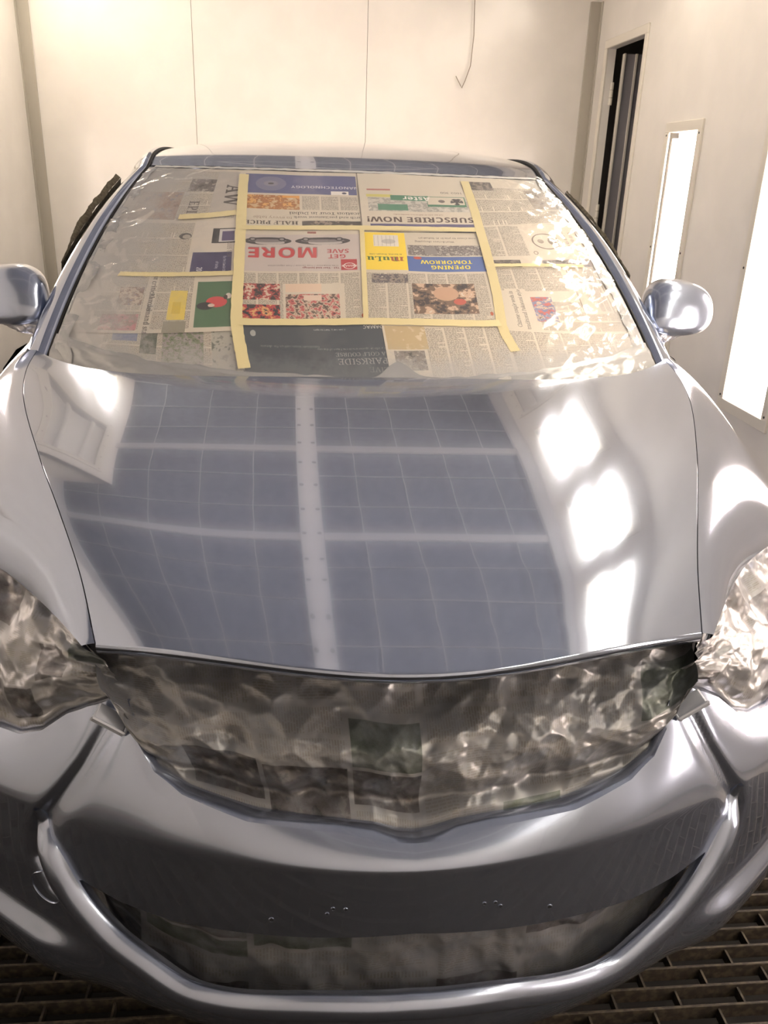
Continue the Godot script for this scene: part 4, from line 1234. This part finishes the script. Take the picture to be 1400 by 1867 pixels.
		"h":
			columns(im, fr(im, 0.15, 0.03, 0.72, 0.97), 3, true, INK, 33)
			im.fill_rect(fr(im, 0.43, 0.0, 0.50, 1.0), PAPER); write(im, "Most critical road", 0.475 * w, 0.28 * h, 0.035 * w, rgb8(64, 58, 54), 1, true, true); write(im, "Ban demand starts", 0.475 * w, 0.74 * h, 0.035 * w, rgb8(64, 58, 54), 1, true, true)
			picture(im, fr(im, 0.27, 0.25, 0.42, 0.55), [rgb8(110, 120, 160), rgb8(120, 92, 78), rgb8(200, 180, 160), rgb8(90, 76, 70)], 23, 0.06); picture(im, fr(im, 0.20, 0.70, 0.42, 0.96), [rgb8(196, 110, 110), rgb8(150, 120, 110), rgb8(200, 120, 126), rgb8(96, 88, 86)], 27, 0.04)
			im.fill_rect(fr(im, 0.585, 0.30, 0.69, 0.80), rgb8(232, 208, 96)); im.fill_rect(fr(im, 0.61, 0.50, 0.66, 0.70), rgb8(218, 190, 70)); im.fill_rect(fr(im, 0.57, 0.82, 0.70, 1.0), rgb8(150, 146, 130))
			im.fill_rect(fr(im, 0.745, 0.14, 1.0, 0.93), rgb8(74, 112, 78)); blob(im, 0.865, 0.50, 0.062, 0.095, rgb8(206, 70, 72)); blob(im, 0.80, 0.57, 0.05, 0.065, rgb8(40, 40, 42)); blob(im, 0.935, 0.40, 0.018, 0.05, rgb8(226, 218, 208)); blob(im, 0.918, 0.42, 0.012, 0.04, rgb8(70, 56, 50)); blob(im, 0.835, 0.56, 0.02, 0.03, rgb8(220, 196, 184))
		"i":
			columns(im, fr(im, 0.25, 0.05, 0.95, 0.95), 3, true, INK, 37)
			picture(im, fr(im, 0.58, 0.02, 0.80, 0.70), [rgb8(70, 84, 60), rgb8(120, 130, 104), rgb8(160, 150, 150), rgb8(90, 96, 76)], 31, 0.07); picture(im, fr(im, 0.84, 0.02, 1.0, 0.75), [rgb8(110, 116, 106), rgb8(180, 178, 168), rgb8(140, 140, 132)], 35, 0.03)
			im.fill_rect(fr(im, 0.30, 0.06, 0.44, 0.25), rgb8(104, 118, 158)); picture(im, fr(im, 0.46, 0.0, 0.55, 0.5), [rgb8(70, 78, 66), rgb8(110, 112, 100)], 39, 0.05)
		"j":
			columns(im, fr(im, 0.02, 0.22, 0.98, 0.98), 3, true, INK, 41)
			picture(im, fr(im, 0.06, 0.10, 0.34, 0.28), [rgb8(80, 72, 66), rgb8(140, 130, 118)], 43, 0.06); picture(im, fr(im, 0.68, 0.28, 0.92, 0.68), [rgb8(110, 100, 92), rgb8(150, 138, 124), rgb8(90, 84, 80)], 45, 0.04)
		"k":
			columns(im, fr(im, 0.0, 0.02, 0.42, 0.75), 2, false, INK, 47)
			im.fill_rect(fr(im, 0.44, 0.0, 1.0, 0.82), rgb8(216, 206, 190))
			blob(im, 0.60, 0.42, 0.13, 0.19, rgb8(120, 108, 98), 0.9); blob(im, 0.66, 0.42, 0.04, 0.09, rgb8(130, 118, 108)); blob(im, 0.55, 0.42, 0.03, 0.05, rgb8(160, 148, 136)); blob(im, 0.46, 0.68, 0.02, 0.04, rgb8(130, 118, 108), 0.7)
			write(im, "join us and win", 0.80 * w, 0.40 * h, 0.05 * w, rgb8(120, 108, 98), 3, false, true); write(im, "for 1,000 days", 0.87 * w, 0.45 * h, 0.05 * w, rgb8(120, 108, 98), 3, false, true)
			picture(im, fr(im, 0.0, 0.82, 0.30, 0.98), [rgb8(80, 74, 68), rgb8(120, 112, 104)], 49, 0.04); picture(im, fr(im, 0.48, 0.84, 0.95, 1.0), [rgb8(96, 92, 92), rgb8(150, 142, 140), rgb8(110, 110, 130)], 51, 0.03)
		"l":
			columns(im, fr(im, 0.0, 0.02, 0.62, 0.40), 3, false, INK, 53); columns(im, fr(im, 0.30, 0.55, 0.98, 0.98), 3, true, INK, 55)
			im.fill_rect(fr(im, 0.10, 0.36, 0.26, 1.0), PAPER); write(im, "Chinese couple weds in", 0.145 * w, 0.66 * h, 0.040 * w, rgb8(70, 62, 58), 3, false, true); write(im, "traditional Pakistani style", 0.205 * w, 0.66 * h, 0.040 * w, rgb8(70, 62, 58), 3, false, true)
			picture(im, fr(im, 0.28, 0.48, 0.44, 0.84), [rgb8(110, 104, 100), rgb8(196, 96, 88), rgb8(120, 126, 160), rgb8(206, 180, 160), rgb8(84, 78, 76)], 57, 0.05)
			im.fill_rect(fr(im, 0.66, 0.04, 0.90, 0.72), rgb8(208, 196, 180)); im.fill_rect(fr(im, 0.66, 0.04, 0.667, 0.72), rgb8(130, 118, 108)); im.fill_rect(fr(im, 0.90, 0.04, 0.907, 0.72), rgb8(130, 118, 108)); write(im, "public notice", 0.76 * w, 0.4 * h, 0.045 * w, rgb8(140, 126, 114), 3, false); columns(im, fr(im, 0.80, 0.06, 0.89, 0.70), 1, true, INK, 58)
		"m":
			columns(im, fr(im, 0.03, 0.03, 0.97, 0.97), 5, false, INK, 59)

func newspapers() -> void:
	for k in SHEETS.size():
		var s: Array = SHEETS[k]
		var q: Array = s[2]
		var c := [Vector2(q[0], q[1]), Vector2(q[2], q[3]), Vector2(q[4], q[5]), Vector2(q[6], q[7])]
		var im := Image.create(int(float(s[3]) * 1400), int(float(s[4]) * 1400), false, Image.FORMAT_RGB8)
		print_page(s[0], im)
		var where := func(u: float, v: float) -> Vector2: return (c[3] as Vector2).lerp(c[2], u).lerp((c[0] as Vector2).lerp(c[1], u), v)
		# silver overspray that drifted onto the outer sheets
		if not s[0] in ["a", "b", "c", "d", "k"]:
			var w := im.get_width()
			var h := im.get_height()
			for y in h:
				for x in w:
					var uv: Vector2 = where.call((x + 0.5) / w, 1.0 - (y + 0.5) / h)
					var g := 0.10 * noise.get_noise_2d(uv.x * 9.0, uv.y * 9.0) + 0.05 * noise.get_noise_2d(uv.x * 60.0, uv.y * 60.0) + 0.10 * noise.get_noise_2d(x * 0.9, y * 0.9)
					var f := maxf(smoothstep(-0.55, -0.92, uv.x + g), maxf(0.8 * smoothstep(0.80, 1.0, uv.x + g), 0.9 * smoothstep(0.13, 0.02, uv.y + 0.5 * g)))
					if f > 0.0: im.set_pixel(x, y, im.get_pixel(x, y).lerp(Color(0.69, 0.69, 0.69), (0.35 if s[0] == "p" else 0.9) * f))
		var m := mat(Color.WHITE, 0.55)
		m.albedo_texture = ImageTexture.create_from_image(im)
		var fs := folds(90 + k, 4, 3.0, 12.0)
		var b := Buf.new()
		b.grid(28, 28, func(u: float, v: float):
			var uv: Vector2 = where.call(u, v)
			return windscreen_at(uv.x, uv.y, 0.0035 + 0.0012 * crumple(uv.x * 0.6, uv.y * 0.5, fs) + 0.0007 * (k % 3)), Vector3(0, 1, 0.5))
		piece("newspaper_page", b.mesh(), m, s[1], "newspaper", "newspaper pages taped over the windscreen")
	var tape := mat(Color(0.90, 0.85, 0.64), 0.6)
	var n := 0
	for t in [
		["cream masking tape running from roof to bonnet beside the GET MORE SAVE page", 0.013, [-0.509, 0.944, -0.461, 0.635, -0.432, 0.391, -0.413, 0.191, -0.372, 0.03]],
		["cream masking tape across the windscreen above the GET MORE SAVE and OPENING TOMORROW pages", 0.010, [-0.457, 0.608, 0.025, 0.632, 0.498, 0.630]],
		["cream masking tape between the navy blue block page and the golfer page", 0.009, [-0.86, 0.33, -0.696, 0.35, -0.439, 0.386]],
		["cream masking tape across the windscreen above the dark slate PARKSIDE page", 0.012, [-0.405, 0.190, 0.052, 0.214, 0.47, 0.196]],
		["cream masking tape running from roof to bonnet beside the OPENING TOMORROW page", 0.012, [0.554, 0.945, 0.517, 0.639, 0.492, 0.339, 0.474, 0.182, 0.495, 0.089]],
		["cream masking tape between the shield emblem page and the wedding headline page", 0.007, [0.487, 0.445, 0.70, 0.436, 0.897, 0.417]],
		["pale masking tape between the GET MORE SAVE page and the yellow advert page", 0.006, [0.022, 0.62, 0.010, 0.215]],
		["short piece of cream masking tape above the telephone picture page", 0.012, [-0.72, 0.645, -0.60, 0.665, -0.491, 0.69]]]:
		var q: Array = t[2]
		var rows := []
		for k in q.size() / 2: rows.append([float(k), float(q[k * 2]), float(q[k * 2 + 1])])
		var last := float(rows.size() - 1)
		var b := Buf.new()
		b.grid(60, 4, func(u: float, v: float):
			var f := u * last
			var a := windscreen_at(curve(rows, f, 1), curve(rows, f, 2), 0.0075)
			var a2 := windscreen_at(curve(rows, f + 0.02, 1), curve(rows, f + 0.02, 2), 0.0075)
			var side := (a2 - a).normalized().cross(Vector3(0, 0.87, 0.46)).normalized()
			var wob := 1.0 + 0.14 * noise.get_noise_2d(f * 5.0 + n * 9.0, v * 3.0)
			return a + side * (v - 0.5) * 2.0 * float(t[1]) * wob + Vector3(0, 0.0008 * noise.get_noise_2d(f * 20.0, v * 4.0), 0), Vector3(0, 1, 0.5))
		piece("masking_tape", b.mesh(), tape, t[0], "tape", "masking tape strips on the windscreen")
		n += 1

func details() -> void:
	# wire that hangs down the back wall and ends in a hook
	var b := Buf.new()
	var pts := []
	for q in [[0.965, 2.88], [0.972, 2.6], [0.978, 2.36], [0.985, 2.2], [0.975, 2.02], [0.945, 1.93], [0.925, 1.885], [0.915, 1.90], [0.88, 1.955]]:
		pts.append(Vector3(q[0], q[1], ZB + 0.03))
	b.tube(pts, 0.003, 6)
	piece("hanging_wire", b.mesh(), mat(Color(0.55, 0.50, 0.44), 0.5), "thin bent wire hanging down the back wall and ending in a hook", "wire")
